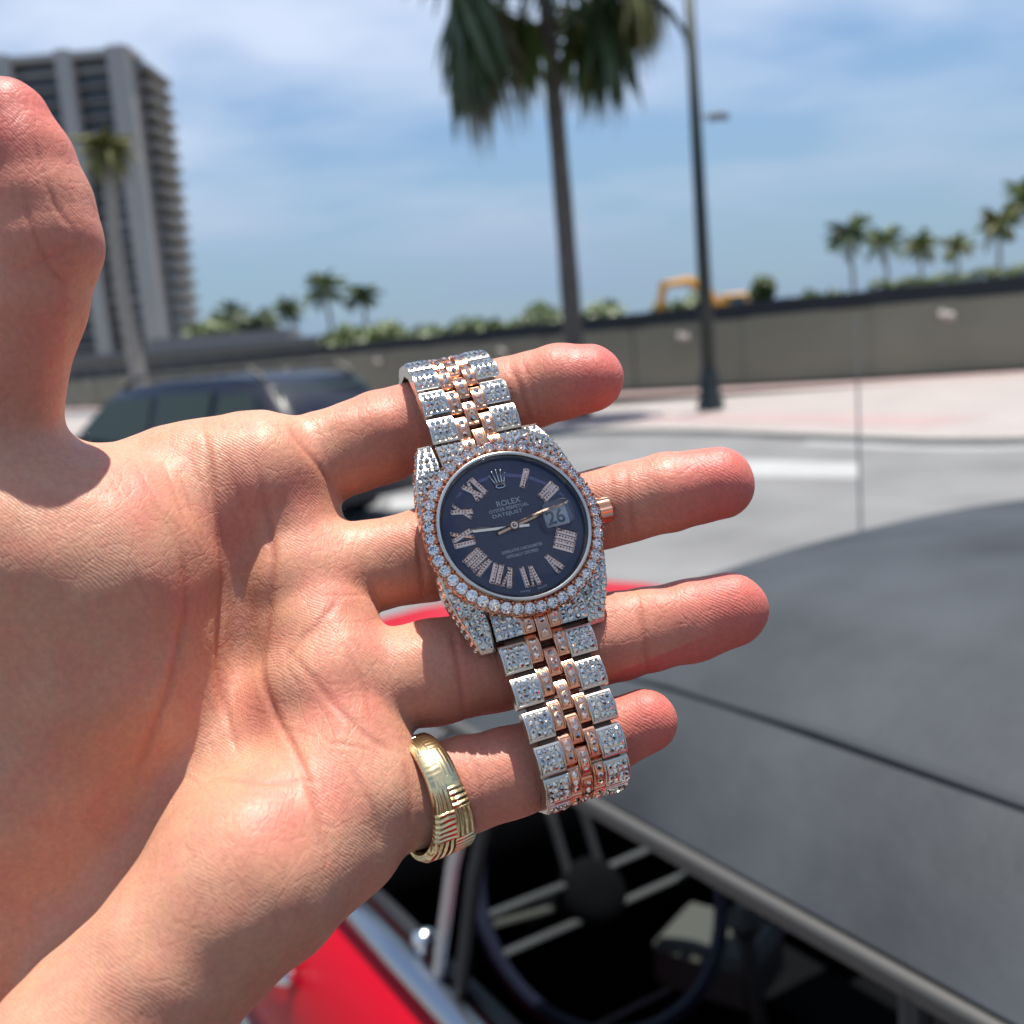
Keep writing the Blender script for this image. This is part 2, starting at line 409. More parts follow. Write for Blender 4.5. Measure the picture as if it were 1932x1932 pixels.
# the big fan palm by the road
pb = G(1093, 795); pb.z = .1
tall = empty('fan_palm', pb); tag(tall, 'tall fan palm with shaggy hanging fronds rising in front of the fence', 'palm tree')
ptop = DY(1024, -62, pb.y) - pb
trunk(tall, Vector((0, 0, 0)), ptop, .215, .15, BARK, .03)
fm = [fan_leaf(1.25, 1.35, 16, .8, LEAF, 1), fan_leaf(1.15, 1.3, 15, 1.1, LEAFD, 2), fan_leaf(1.3, 1.3, 14, 1.0, LEAFY, 3)]; fd = [fan_leaf(1.0, 1.25, 13, 1.4, DEADL, 4), fan_leaf(.95, 1.3, 13, 1.5, LEAFD, 5)]
def hang_leaf(out, drop, R, nbl, m, seed):          # old frond: stalk arches out, fan hangs straight down
    r = random.Random(seed); mb = MB(); o = Vector((out, 0, -drop))
    mb.tube([(0, 0, 0), (out * .45, 0, .32), (out * .85, 0, .12), (out, 0, -drop * .45), o], [.04, .035, .03, .024, .018], 5)
    for k in range(nbl):
        a = (-1.25 + 2.5 * (k + .5) / nbl) + r.uniform(-.06, .06); L = R * (1 - .22 * abs(a)) * r.uniform(.8, 1.08)
        d = (Vector((r.uniform(-.05, .22), 0, -1)) * math.cos(a * .62) + Vector((0, 1, 0)) * math.sin(a) * .52).normalized(); sd_ = d.cross(Vector((1, r.uniform(-.5, .5), 0))).normalized() * R * .042
        vs = []
        for t, wi in ((0, .4), (.3, 1), (.65, .7), (1, .06)):
            c = o + d * L * t * (1 - .12 * t) + Vector((.05 * L * math.sin(3 * t + a), 0, -.16 * L * t * t)); vs += [c - sd_ * wi, c + sd_ * wi]
        mb.add(vs, [(2 * q, 2 * q + 1, 2 * q + 3, 2 * q + 2) for q in range(3)])
    return mb.mesh('frond', m)
for k in range(18):
    put_frond(tall, fm[k % 3], ptop + Vector((0, 0, .1)), k * 2.399, math.radians(78 - k * 3.9 + rg.uniform(-8, 8)), rg.uniform(1.1, 1.35), rg.uniform(-.3, .3))
for k in range(14):
    put_frond(tall, fm[k % 3], ptop + Vector((0, 0, -.1)), k * 2.399 + .7, math.radians(rg.uniform(-8, -38)), rg.uniform(.95, 1.2), rg.uniform(-.4, .4))
hl = [hang_leaf(o_, d_, R_, 15, m_, 60 + q) for q, (o_, d_, R_, m_) in enumerate(((1.75, .7, 2.3, LEAFD), (1.35, .9, 2.5, DEADL), (1.55, .4, 2.2, LEAF), (1.15, .8, 2.3, LEAFD), (1.9, .3, 1.9, LEAFY), (.5, .9, 1.9, LEAF)))]
for k in range(58):
    side = k % 5; yaw = (math.pi if side < 3 else 0) + rg.uniform(-.75, .75)
    q = k % 5 if k % 8 else 5
    o = link_mesh('frond', hl[q], None, tall); o.location = ptop + Vector((0, 0, rg.uniform(-.25, .2))); o.rotation_euler = (0, rg.uniform(-.06, .06), yaw); o.scale = (rg.uniform(.85, 1.1),) * 2 + (rg.uniform(.85, 1.05),)
def feather_palm(u, v_crown, y, name, label, cm, n, L, group=None, tr=BARKP, base_z=0.0, lean=0.0, r0=.18):
    top = DY(u, v_crown, y); base = Vector((top.x + lean, top.y, base_z))
    root = empty(name, base); tag(root, label, 'palm tree', group)
    y0_ = rg.uniform(0, 6.28); n += rg.randint(-4, 4)
    trunk(root, Vector((0, 0, 0)), top - base, r0, r0 * .7, tr, rg.uniform(-.3, .3))
    for k in range(n):
        put_frond(root, cm[k % len(cm)], top - base, k * 2.399 + y0_ + rg.uniform(-.3, .3), math.radians(70 - 110 * (k / n) + rg.uniform(-14, 14)), L * rg.uniform(.7, 1.15))
    return root
pm = [pinnate(2.6, LEAF, 21), pinnate(2.5, LEAFD, 22), pinnate(2.5, LEAFY, 23)]
for u, v, y, L, c, nm in ((1602, 447, 76, 1.0, [1, 1, 0], 'first, darkest palm of the row above the fence, nearest the digger'), (1667, 456, 80, .85, [0, 1, 0], 'second palm from the digger in the row above the fence'),
                      (1738, 468, 84, .85, [0, 2, 0], 'third palm from the digger in the row above the fence'), (1806, 470, 86, .8, [2, 0, 2], 'fourth palm from the digger, shortest of the row above the fence'),
                      (1884, 428, 76, .95, [2, 0, 2], 'fifth palm from the digger, olive crowned, standing above the hedge'), (1948, 385, 66, 1.05, [2, 0, 0], 'palm at the right edge of the picture, only its left fronds showing')):
    feather_palm(u, v, y, 'feather_palm', nm, [pm[i] for i in c], 22, L, 'palms in a row beyond the fence')
for u, v, y, c, nm in ((612, 545, 88, [1, 1, 0], 'taller dark palm of the pair left of the big fan palm'), (683, 560, 92, [1, 0, 1], 'rounder dark palm of the pair left of the big fan palm'),
                      (440, 596, 120, [1, 0, 1], 'small far palm beside the tower block'), (545, 588, 125, [1, 1, 0], 'small far palm halfway between tower block and palm pair')):
    feather_palm(u, v, y, 'feather_palm', nm, [pm[i] for i in c], 24, 1.0, 'dark palms in the distance on the left', tr=BARK)
feather_palm(203, 285, 38, 'feather_palm', 'slim palm with olive crown standing in front of the tower block', [pinnate(1.5, LEAFY, 31, 1.1, 20), pinnate(1.4, LEAFY, 32, 1.3, 20)], 20, 1, tr=BARKP, lean=.15, r0=.3)
# ---- leafy trees and hedge behind the fence
FOL = [leafmat('foliage_mid', (.075, .115, .035), .35), leafmat('foliage_dark', (.045, .075, .028), .35), leafmat('foliage_light', (.11, .15, .05), .3)]
def crown_mesh(rx, ry, rz, n, s, m, seed):
    r = random.Random(seed); mb = MB(); cl = [(r.gauss(0, .45), r.gauss(0, .45), r.uniform(-.3, .6), r.uniform(.3, .55)) for _ in range(11)]
    for _ in range(n):
        cx, cy, cz, cr = r.choice(cl); d = Vector((r.gauss(0, 1), r.gauss(0, 1), r.gauss(0, 1))).normalized() * cr * r.uniform(.75, 1.08)
        p = Vector(((cx + d.x) * rx, (cy + d.y) * ry, (cz + d.z) * rz)); a = Vector((r.gauss(0, 1), r.gauss(0, 1), r.gauss(0, .7))).normalized(); b_ = a.orthogonal().normalized(); ss = s * r.uniform(.6, 1.3)
        mb.add([p - a * ss - b_ * ss * .5, p + a * ss - b_ * ss * .4, p + a * ss * .8 + b_ * ss * .5, p - a * ss * .9 + b_ * ss * .45], [(0, 1, 2, 3)])
    return mb.mesh('crown', m)
def leafy_tree(u0, u1, v_top, y, label, seed, mi, group='leafy trees behind the fence'):
    c = DY((u0 + u1) / 2, v_top, y); w = (u1 - u0) / W_ * y / 2 * 1.25; h = max(c.z, 1.5) + .25
    root = empty('leafy_tree', (c.x, c.y, 0)); tag(root, label, 'tree', group)
    rz = min(h * .45, w * .9) + .4
    o = link_mesh('crown', crown_mesh(w, w, rz, 2400, .09 * w + .12, FOL[mi], seed), None, root); o.location = (0, 0, h - rz * .95)
    MB().tube([(0, 0, 0), (.05, 0, h * .3), (0, .05, h * .6)], [.2, .15, .08], 8).build('trunk', BARK, root)
for i, (u0, u1, vt, y, lb, mi) in enumerate((
        (1080, 1180, 574, 60, 'rounded green tree just right of the big palm trunk behind the fence', 0), (985, 1090, 590, 62, 'green tree touching the big palm trunk on its left behind the fence', 0),
        (900, 1010, 598, 64, 'broad green tree crown left of the big palm behind the fence', 2), (800, 920, 612, 66, 'low green tree between palm pair and big palm', 0),
        (720, 820, 632, 70, 'low dim tree near the rounder palm of the pair', 1), (630, 730, 630, 60, 'bright green bush below the palm pair above the fence', 2),
        (355, 440, 606, 110, 'green bush at the foot of the tower block', 2), (465, 525, 590, 115, 'dark tree crown over the low flat building', 1), (395, 450, 590, 118, 'dark tree nearest the tower block foot', 1),
        (1260, 1330, 560, 66, 'small tree partly behind the digger bucket', 0), (1425, 1460, 534, 66, 'little tree crown sticking up behind the digger body', 0),
        (1470, 1560, 562, 64, 'low dull green bush right of the digger', 0), (1550, 1650, 560, 66, 'low bush below the darkest palm of the row', 1))):
    leafy_tree(u0, u1, vt, y, lb, 100 + i, mi)
# trimmed hedge on a bank at the right
hedge = tag(empty('hedge', DY(1800, 560, 52)), 'long clipped green hedge above the fence below the row of palms', 'hedge')
hp0, hp1 = DY(1640, 533, 56), DY(2120, 478, 44); mb = MB()
for k in range(5200):
    t = rg.random(); c = hp0.lerp(hp1, t); z1 = c.z - .05 + .1 * math.sin(t * 40); q = Vector((c.x, c.y + rg.uniform(-.5, .5), rg.uniform(.6, z1) if rg.random() < .6 else z1 - rg.random() ** 2 * .6)) - hedge.location
    a = Vector((rg.gauss(0, 1), rg.gauss(0, 1), rg.gauss(0, 1))).normalized(); b_ = a.orthogonal().normalized(); s = rg.uniform(.07, .16)
    mb.add([q - a * s, q + b_ * s * .6, q + a * s, q - b_ * s * .6], [(0, 1, 2, 3)])
mb.build('foliage', FOL[2], hedge)
mb = MB()
for k in range(9): c = hp0.lerp(hp1, (k + .5) / 9); mb.tube([Vector((c.x, c.y, 0)) - hedge.location, Vector((c.x, c.y, c.z - .4)) - hedge.location], .06, 6)
mb.build('stems', BARK, hedge)
# ---- excavator
YEL = mat('digger_yellow', (.60, .29, .03), .5, noise=(1, .15)); BLK = mat('digger_black', (.03, .03, .032), .6); GLS = mat('digger_glass', (.05, .07, .08), .1, spec=.8)
ex = empty('excavator', (DY(1390, 600, 58).x, 58, 0), math.radians(8)); tag(ex, 'yellow tracked excavator working behind the fence', 'excavator')
z0 = DY(1390, 590, 58).z - 1.9
for s in (-1, 1):
    t = MB().prism([(-1.9, .0), (1.9, 0), (2.3, .45), (1.9, .9), (-1.9, .9), (-2.3, .45)], -.3, .3, Matrix.Translation((.6, s * 1.1, z0)) @ Matrix.Rotation(math.pi / 2, 4, 'X')).build('track', BLK, ex)
MB().box((.9, 0, z0 + 1.5), (3.4, 2.5, 1.1), bev=.15).box((1.7, 0, z0 + 2.2), (1.7, 2.3, .5), bev=.1).build('body', YEL, ex)
cb = MB().box((-.35, -.7, z0 + 2.2), (1.3, 1.1, 1.5), bev=.12).build('cab', YEL, ex)
MB().box((-.4, -1.265, z0 + 2.35), (.9, .03, .9)).build('window', GLS, cb)
bp_ = [Vector((-.6, .2, z0 + 1.6)), Vector((-1.6, .2, z0 + 3.2)), Vector((-2.6, .2, z0 + 3.85)), Vector((-4.1, .2, z0 + 3.75))]
MB().tube(bp_, [.3, .34, .3, .2], 6).build('boom', YEL, ex)
MB().tube([Vector((-4.0, .2, z0 + 3.9)), Vector((-4.3, .2, z0 + 2.6)), Vector((-4.45, .2, z0 + 1.2))], [.25, .22, .15], 6).build('stick', YEL, ex)
MB().prism([(-.6, 0), (.3, -.3), (.5, .5), (-.1, .7)], -.55, .55, Matrix.Translation((-4.5, .2, z0 + .7)) @ Matrix.Rotation(math.pi / 2, 4, 'X')).build('bucket', BLK, ex)
# ---- tower block
TD = 240.0
CON = mat('tower_concrete', (.31, .315, .325), .85, noise=(.08, .1)); CON2 = mat('tower_slab_concrete', (.19, .19, .195), .85); WIN = mat('tower_glass', (.035, .045, .055), .25, spec=.6)
tx = lambda u: DY(u, 640, TD).x
twr = empty('tower_block', (tx(250), TD, 0)); tag(twr, 'tall grey concrete apartment tower with vertical fins and balconies', 'building')
ox = twr.location.x; HT = DY(240, 95, TD).z; NF = 21; FH = (HT - 3) / NF
xl, xr = tx(-160) - ox, tx(318) - ox
MB().box(((xl + xr) / 2, 13, (HT - 1) / 2), (xr - xl, 22, HT - 1)).build('wall', CON2, twr)
fins = [(-110, -78), (-26, 0), (78, 102), (186, 213), (280, 316)]
for a, b_ in fins:
    x0, x1 = tx(a) - ox, tx(b_) - ox; MB().box(((x0 + x1) / 2, .2, (HT + .8) / 2), (x1 - x0, 4.6, HT + .8)).build('fin', CON, twr)
bays = [(tx(fins[i][1]) - ox, tx(fins[i + 1][0]) - ox) for i in range(4)]
wm = {}; 
for f_ in range(NF):
    z = 3 + f_ * FH
    MB().box(((xl + tx(318) - ox) / 2, 1.2, z), (xr - xl - 1.0, 1.9, .62)).build('floor_slab', CON2 if f_ % 5 else CON, twr)
    for x0, x1 in bays:
        k_ = round(x1 - x0, 2)
        if k_ not in wm: wm[k_] = MB().box((0, 0, 0), (x1 - x0, .5, FH - 1.0)).mesh('window', WIN)
        o = link_mesh('window', wm[k_], None, twr); o.location = ((x0 + x1) / 2, 1.8, z + FH / 2 - .15)
    if 'b' not in wm:
        wm['b'] = MB().box((0, 0, 0), (3.0, 16, .5)).box((1.45, 0, .6), (.15, 16, 1.0)).box((0, -7.9, .6), (3.0, .15, 1.0)).mesh('balcony', CON2); wm['g'] = MB().box((0, 0, 0), (.4, 14, FH - .8)).mesh('window', WIN)
    o = link_mesh('balcony', wm['b'], None, twr); o.location = (xr + 1.4, 11, z)
    o = link_mesh('window', wm['g'], None, twr); o.location = (xr + .25, 11, z + FH / 2)
MB().box(((xl + xr) / 2, 3.5, HT - .2), (xr - xl + 1, 9, 1.4)).build('roof_parapet', CON, twr)
MB().box((xr - 3, 6, 2.4), (16, 12, 4.8)).build('podium', CON2, twr)
# ---- long low building
LOWM = mat('low_building_render', (.22, .22, .21), .8, noise=(.3, .1)); lb = empty('low_building', (DY(420, 690, 100).x, 100, 0)); tag(lb, 'long low grey flat roofed building at the foot of the tower', 'building')
lx0, lx1 = DY(60, 700, 100).x - lb.location.x, DY(600, 660, 100).x - lb.location.x
MB().box(((lx0 + lx1) / 2, 4, 1.9), (lx1 - lx0, 8, 3.8)).build('wall', LOWM, lb)
MB().box(((lx0 + lx1) / 2, 3.5, 4.0), (lx1 - lx0 + 1.5, 9.5, .5)).box(((lx0 + lx1) / 2 + 4, 4.5, 4.7), ((lx1 - lx0) * .5, 6, 1.2)).build('roof', CON2, lb)
for k in range(8):
    MB().box((lx0 + (k + .5) * (lx1 - lx0) / 8, -.02, 2.2), ((lx1 - lx0) / 8 - .9, .1, 1.2)).build('window', WIN, lb)

# ---- dark blue sport utility car across the road
NAVY = mat('navy_paint', (.006, .008, .018), .3, 0, spec=.4, coat=.25); SGL = mat('suv_glass', (.03, .048, .044), .25, spec=.25); TYRE = mat('tyre_rubber', (.02, .02, .02), .85); RIM = mat('alloy_rim', (.4, .4, .42), .3, .9); BLKP = mat('black_trim', (.015, .015, .016), .5); CHR = mat('chrome', (.75, .76, .78), .12, 1.0); REDL = mat('tail_red', (.25, .01, .01), .2)
def car_shell(prof, half):                # prof: list of (x, [(half width factor, z) ...])
    mb = MB(); rows = []
    for x, sec in prof:
        rows.append([Vector((x, -w * half, z)) for w, z in sec] + [Vector((x, w * half, z)) for w, z in reversed(sec)])
    mb.grid(rows); n = len(rows[0]); mb.f.append(tuple(range(n - 1, -1, -1))); mb.f.append(tuple((len(rows) - 1) * n + k for k in range(n)))
    return mb
suv = empty('parked_car', (-3.3, 11.45, 0), math.atan2(.58, -.81)); suv.scale = (1, 1, .95); tag(suv, 'dark navy sport utility car with roof rails stopped across the road', 'car')
S = lambda b0, w0, b1, w1, zt, wt: [(.90, .28), (w0, b0), (w1, b1), (wt + .03, zt - .06), (wt - .1, zt)]
prof = [(-2.28, S(.45, .86, .82, .82, .86, .7)), (-2.22, S(.5, .95, .95, .92, 1.02, .78)), (-2.1, S(.55, .98, 1.02, .96, 1.25, .75)), (-1.75, S(.6, 1, 1.04, .98, 1.60, .70)), (-1.2, S(.6, 1, 1.02, 1, 1.67, .72)), (-.2, S(.6, 1, 1.0, 1, 1.69, .74)), (.6, S(.6, 1, .98, 1, 1.62, .73)), (1.0, S(.6, 1, .98, .99, 1.42, .74)), (1.35, S(.6, 1, .98, .98, 1.08, .82)), (1.9, S(.58, .98, .9, .93, .98, .75)), (2.2, S(.5, .9, .76, .85, .84, .7)), (2.3, S(.45, .8, .62, .78, .7, .66))]
sb = recalc(car_shell(prof, .92).build('body', NAVY, suv, angle=50))
def side_win(x0, x1, zb, zt, in0=.05):
    for s in (-1, 1):
        q = []
        for x, z in ((x0, zb), (x1, zb), (x1 - (.0 if x1 < .9 else .5), zt), (x0 + in0, zt)):
            wz = .92 * np.interp(z, [1.02, 1.6], [.985, .77]) + .012; q.append(Vector((x, s * wz, z)))
        recalc(MB().add(q + [p + Vector((0, s * .012, 0)) for p in q], [(0, 1, 2, 3), (7, 6, 5, 4), (0, 4, 5, 1), (1, 5, 6, 2), (2, 6, 7, 3), (3, 7, 4, 0)]).build('side_window', SGL, suv))
for a in ((-1.95, -1.2, 1.1, 1.5, .3), (-1.1, -.25, 1.08, 1.54, 0), (-.15, 1.15, 1.06, 1.52, 0)): side_win(*a)
recalc(MB().add([(-2.13, -.7, 1.12), (-2.13, .7, 1.12), (-1.84, .62, 1.52), (-1.84, -.62, 1.52), (-2.10, -.7, 1.12), (-2.10, .7, 1.12), (-1.8, .62, 1.52), (-1.8, -.62, 1.52)], [(0, 1, 2, 3), (4, 5, 6, 7), (0, 4, 5, 1), (2, 6, 7, 3)]).build('rear_window', SGL, suv))
recalc(MB().add([(1.40, -.74, 1.07), (1.40, .74, 1.07), (.72, .62, 1.55), (.72, -.62, 1.55), (1.36, -.74, 1.07), (1.36, .74, 1.07), (.70, .62, 1.54), (.70, -.62, 1.54)], [(0, 1, 2, 3), (4, 5, 6, 7), (0, 4, 5, 1), (2, 6, 7, 3)]).build('windscreen', SGL, suv))
for s in (-1, 1):
    MB().tube([(-1.7, s * .6, 1.62), (-1.5, s * .6, 1.74), (.3, s * .6, 1.74), (.55, s * .6, 1.64)], .022, 8).build('roof_rail', BLKP, suv)
    MB().box((-2.2, s * .74, .92), (.1, .2, .28), bev=.03).build('tail_light', REDL, suv)
    MB().box((.85, s * 1.02, 1.08), (.12, .2, .15), bev=.04).build('wing_mirror', NAVY, suv)
for x in (-1.35, 1.4):
    for s in (-1, 1):
        M_ = Matrix.Translation((x, s * .80, .36)) @ Matrix.Rotation(s * -math.pi / 2, 4, 'X')
        w = recalc(MB().lathe([(.2, -.1), (.34, -.12), (.36, -.08), (.36, .1), (.34, .135), (.22, .14)], 24, M_).build('wheel', TYRE, suv, angle=40))
        recalc(MB().lathe([(.235, .1), (.22, .142), (.18, .09), (.06, .12), (.01, .12)], 10, M_).build('rim', RIM, w))
# ================================================================== red open-top classic car beside the photographer
RED = mat('red_paint', (.42, .0015, .012), .35, 0, spec=.12, coat=.04)
TOPM = mat('dark_canvas', (.036, .041, .047), .6, spec=.3, noise=(4.5, .5, 9), bump=(9, .35, .012))
TOPS = mat('canvas_seam', (.03, .034, .04), .7, spec=.3)
RUB = mat('roof_rail_rubber', (.075, .072, .066), .45)
LEA = mat('black_leather', (.008, .008, .011), .5, spec=.25)
INTM = mat('interior_grey', (.075, .075, .07), .6, spec=.2); DARKM = mat('interior_black', (.004, .004, .005), .9, spec=.08)
CHRD = mat('worn_chrome', (.48, .49, .52), .25, 1.0)
WSG = glass_mat('windscreen_glass', (.75, .82, .80), .0, 1.5)
SO, BO = .3, 1.25
car = empty('classic_car', (-.515 * SO + .857 * BO, .857 * SO + .515 * BO, 0), math.atan2(.857, -.515))
tag(car, 'red classic convertible car with dark canvas top beside the hand', 'car')
def CL(s, b, z): return Vector((s - SO, -(b - BO), z))
def cgrid(rows): return MB().grid([[CL(*p) for p in r] for r in rows])
half_sec = lambda k, top, wd: [(.50 + k, .28), (.42 + k, .42), (.365 + k, .58), (.36 + k, .74), (.43 + k, .85), (.60 + k * .6, top - .035), (.85, top - .01), (1.05, top), (1.25, top + .008)]
def full(k, top, wd=0):
    h = half_sec(k, top, wd); return h + [(2.5 - b_, z) for b_, z in reversed(h[:-1])]
hood = [(1.65, full(0, .955)), (1.8, full(0, .95)), (2.05, full(.0, .955)), (2.4, full(.02, .945)), (2.64, full(.05, .915)), (2.78, full(.11, .83)), (2.85, full(.2, .66))]
bd = recalc(cgrid([[(s, b_, z) for b_, z in sec] for s, sec in hood]).build('front_body', RED, car, smooth=True))
rear = [(-.75, full(0, .95)), (-1.2, full(.01, .94)), (-1.7, full(.05, .86)), (-1.95, full(.12, .72)), (-2.02, full(.2, .55))]
recalc(cgrid([[(s, b_, z) for b_, z in sec] for s, sec in rear]).build('rear_body', RED, car, smooth=True))
for side in (0, 1):
    mir = (lambda b_: b_) if side == 0 else (lambda b_: 2.5 - b_)
    secs = [(.50, .28), (.42, .42), (.365, .58), (.348, .70), (.362, .78), (.395, .84), (.43, .876), (.452, .888), (.50, .892), (.505, .86), (.50, .3)]
    rows = [[(s, mir(b_), z) for b_, z in secs] for s in (1.65, 1.2, .8, .3, -.2, -.75)]
    d = recalc(cgrid(rows).build('door', RED, car, angle=40))
    # bright strip along the window sill and a rubber inside it
    MB().tube([CL(s, mir(.452), .902) for s in (1.65, 1.1, .6, .1, -.4, -.75)], .020, 10, flat=.75).build('sill_strip', CHRD, d, smooth=True)
    MB().tube([CL(s, mir(.492), .898) for s in (1.6, 1.1, .6, .1, -.4, -.75)], .012, 8).build('window_seal', BLKP, d, smooth=True)
    MB().tube([CL(s, mir(.345), .64) for s in (1.65, .8, 0, -.75)], .008, 6).build('side_moulding', CHRD, d)
    if side == 0:
        h0, h1 = S_h0, S_h1 = (1.43, .395, .80), (1.29, .395, .80)
        hb = MB().tube([CL(1.50, .38, .80), CL(1.49, .352, .815), CL(1.40, .345, .82), CL(1.32, .352, .815), CL(1.31, .38, .80)], [.012, .014, .013, .014, .012], 10).build('door_handle', CHR, d, smooth=True)
        MB().lathe([(.001, .03), (.012, .028), (.016, .018), (.012, .008), (.012, 0)], 16, Matrix.Translation(CL(1.09, .475, .915))).build('lock_knob', CHR, d, smooth=True)
# vent window post and front pillar
for s0, b0, s1, b1, r, m_ in ((1.035, .462, .985, .525, .010, CHRD), (.995, .470, .95, .53, .009, BLKP), (1.62, .50, 1.10, .57, .020, CHRD)):
    MB().tube([CL(s0, b0, .90), CL((s0 + s1) / 2, (b0 + b1) / 2 - .006, 1.06), CL(s1, b1, 1.20)], r, 8).build('window_post', m_, car)
    MB().tube([CL(s0, 2.5 - b0, .90), CL((s0 + s1) / 2, 2.5 - (b0 + b1) / 2 + .006, 1.06), CL(s1, 2.5 - b1, 1.20)], r, 8).build('window_post', m_, car)
for s0, s1, m_ in ((.32, .36, CHRD), (.37, .41, BLKP)):
    MB().tube([CL(s0, .47, .90), CL(s1, .53, 1.215)], .011, 8).build('window_post', m_, car)
# windscreen
ws = [[(1.65 - .52 * t - .10 * abs(x) ** 2 , 1.25 + x * (.73 - .10 * t), .95 + .26 * t) for x in (-1, -.6, -.2, .2, .6, 1)] for t in (0, .33, .66, 1)]
wsc = cgrid(ws).build('windscreen', WSG, car, smooth=True)
MB().tube([CL(*p) for p in ws[0]], .012, 8).build('frame', CHRD, wsc); MB().tube([CL(*p) for p in ws[3]], .014, 8).build('frame', CHRD, wsc)
# canvas top
def roof_z(s, b_):
    x = (b_ - 1.25) / .72; d = 1 - abs(x) ** 3.6
    fr = np.interp(s, [-.9, -.5, 0, .6, .95, 1.12, 1.2], [.80, .97, 1.0, 1.0, .90, .64, .42])
    return 1.215 + (.155 * d) * fr - .012 * (1 - fr) * 3
rows = []
bs = [.53, .535, .55, .575, .61, .66, .74, .86, 1.0, 1.13, 1.25]; bs = bs + [2.5 - x for x in reversed(bs[:-1])]
for s in (1.2, 1.17, 1.1, 1.0, .88, .7, .5, .3, .1, -.1, -.3, -.5, -.7, -.9):
    sag = .006 * math.sin(s * 9)
    rows.append([(s - .10 * abs((b_ - 1.25) / .72) ** 2 * (s > .8), b_, roof_z(s, b_) + sag * (1 - abs((b_ - 1.25) / .72) ** 2)) for b_ in bs])
rows += [[(-1.05, b_, z - .12) for s, b_, z in rows[-1]], [(-1.2, b_, .98) for s, b_, z in rows[-1]]]
top = cgrid(rows).build('canvas_top', TOPM, car, smooth=True)
md = top.modifiers.new('sub', 'SUBSURF'); md.levels = 2; md.render_levels = 2
md = top.modifiers.new('th', 'SOLIDIFY'); md.thickness = .006; md.offset = -1
for b_ in (.655, 1.845):
    MB().tube([CL(s - .10 * abs((b_ - 1.25) / .72) ** 2 * (s > .8), b_, roof_z(s, b_) + .004) for s in (1.12, 1.0, .8, .6, .4, .2, 0, -.2, -.5, -.8)], .0075, 8, flat=.35).build('seam', TOPS, top, smooth=True)
for mir in ((lambda x: x), (lambda x: 2.5 - x)):
    MB().tube([CL(s, mir(.528), 1.206) for s in (1.1, 1.0, .8, .5, .2, -.1, -.5, -.9)], .011, 10, flat=.8).build('roof_rail', RUB, car, smooth=True)
    MB().tube([CL(s, mir(.516), 1.218) for s in (1.1, 1.0, .8, .5, .2, -.1, -.5, -.9)], .006, 8).build('roof_rail', RUB, car, smooth=True)
# cabin
MB().box(CL(1.63, 1.25, .60), (.03, 1.66, .70)).build('firewall', DARKM, car)
MB().box(CL(.4, 1.25, .22), (2.4, 1.5, .06)).build('floor_pan', DARKM, car)
rows = [[(1.64, b_, .955), (1.56, b_, .955), (1.46, b_, .94), (1.41, b_, .88), (1.43, b_, .70), (1.55, b_, .5)] for b_ in (.51, .8, 1.25, 1.7, 1.99)]
recalc(cgrid(rows).build('dashboard', DARKM, car, smooth=True))
for b_, lab in ((.88, 'seat'), (1.62, 'seat')):
    st = MB().box(CL(.28, b_, .46), (.52, .52, .16), bev=.05).build('seat', LEA, car)
    MB().box(CL(-.08, b_, .78), (.16, .52, .62), Matrix.Rotation(-.25, 3, 'Y'), bev=.05).build('backrest', LEA, st)
MB().box(CL(.9, 1.2, .42), (1.0, .22, .2), bev=.04).build('centre_console', DARKM, car)
MB().box(CL(1.2, 1.05, .62), (.18, .15, .09), Matrix.Rotation(.4, 3, 'Z'), bev=.015).build('console_box', INTM, car)
MB().tube([CL(1.06, 1.02, .45), CL(1.08, 1.0, .74)], .012, 8).tube([CL(1.08, 1.0, .73), CL(1.08, 1.0, .76), CL(1.08, 1.0, .785)], [.015, .03, .012], 10).build('gear_lever', INTM, car)
# steering wheel
SPK = mat('spoke_grey_metal', (.05, .05, .055), .6, .3)
swc = CL(1.19, .82, .83); ax = Vector((-.80, .05, .60)).normalized()
sw = empty_part = MB(); x_ = ax.orthogonal().normalized(); y_ = ax.cross(x_)
x_ = Vector((0, 1, 0)); x_ = (x_ - ax * x_.dot(ax)).normalized(); y_ = ax.cross(x_)
ring_p = [swc + (x_ * math.cos(a) + y_ * math.sin(a)) * .20 for a in [2 * math.pi * k / 48 for k in range(49)]]
rim_o = MB().tube(ring_p, .012, 10, caps=False).build('steering_wheel', mat('wheel_rim_navy', (.015, .016, .035), .35), car, smooth=True)
hubc = swc - ax * .035
for a0 in (.0, math.pi, -math.pi / 2):
    for of in (-.028, .028):
        d_ = x_ * math.cos(a0) + y_ * math.sin(a0); t_ = -x_ * math.sin(a0) + y_ * math.cos(a0)
        MB().tube([hubc + d_ * .04 + t_ * of, hubc.lerp(swc, .6) + d_ * .12 + t_ * of, swc + d_ * .198 + t_ * of], .008, 8, flat=.5).build('spoke', SPK, rim_o)
MB().lathe([(.055, -.03), (.055, .0), (.045, .014), (.02, .018), (.001, .018)], 24, Matrix.Translation(hubc) @ ax.to_track_quat('Z', 'Y').to_matrix().to_4x4()).build('hub', DARKM, rim_o, smooth=True)
MB().tube([hubc, hubc - ax * .4], .03, 10).build('steering_column', DARKM, car)
MB().tube([hubc - ax * .06, hubc - ax * .06 + Vector((0, .16, .02))], .006, 6).build('indicator_stalk', INTM, car)
# aerial on the far wing
ab = CL(1.62, 1.93, .88); zt = None
MB().tube([ab, ab + Vector((0, 0, .03)), ab + Vector((0, 0, .05))], [.02, .018, .006], 10).tube([ab + Vector((0, 0, .05)), ab + Vector((-.003, 0, .4)), ab + Vector((-.008, 0, .78))], [.004, .0032, .0022], 6).build('aerial', mat('aerial_steel', (.30, .30, .30), .3, .9), car)
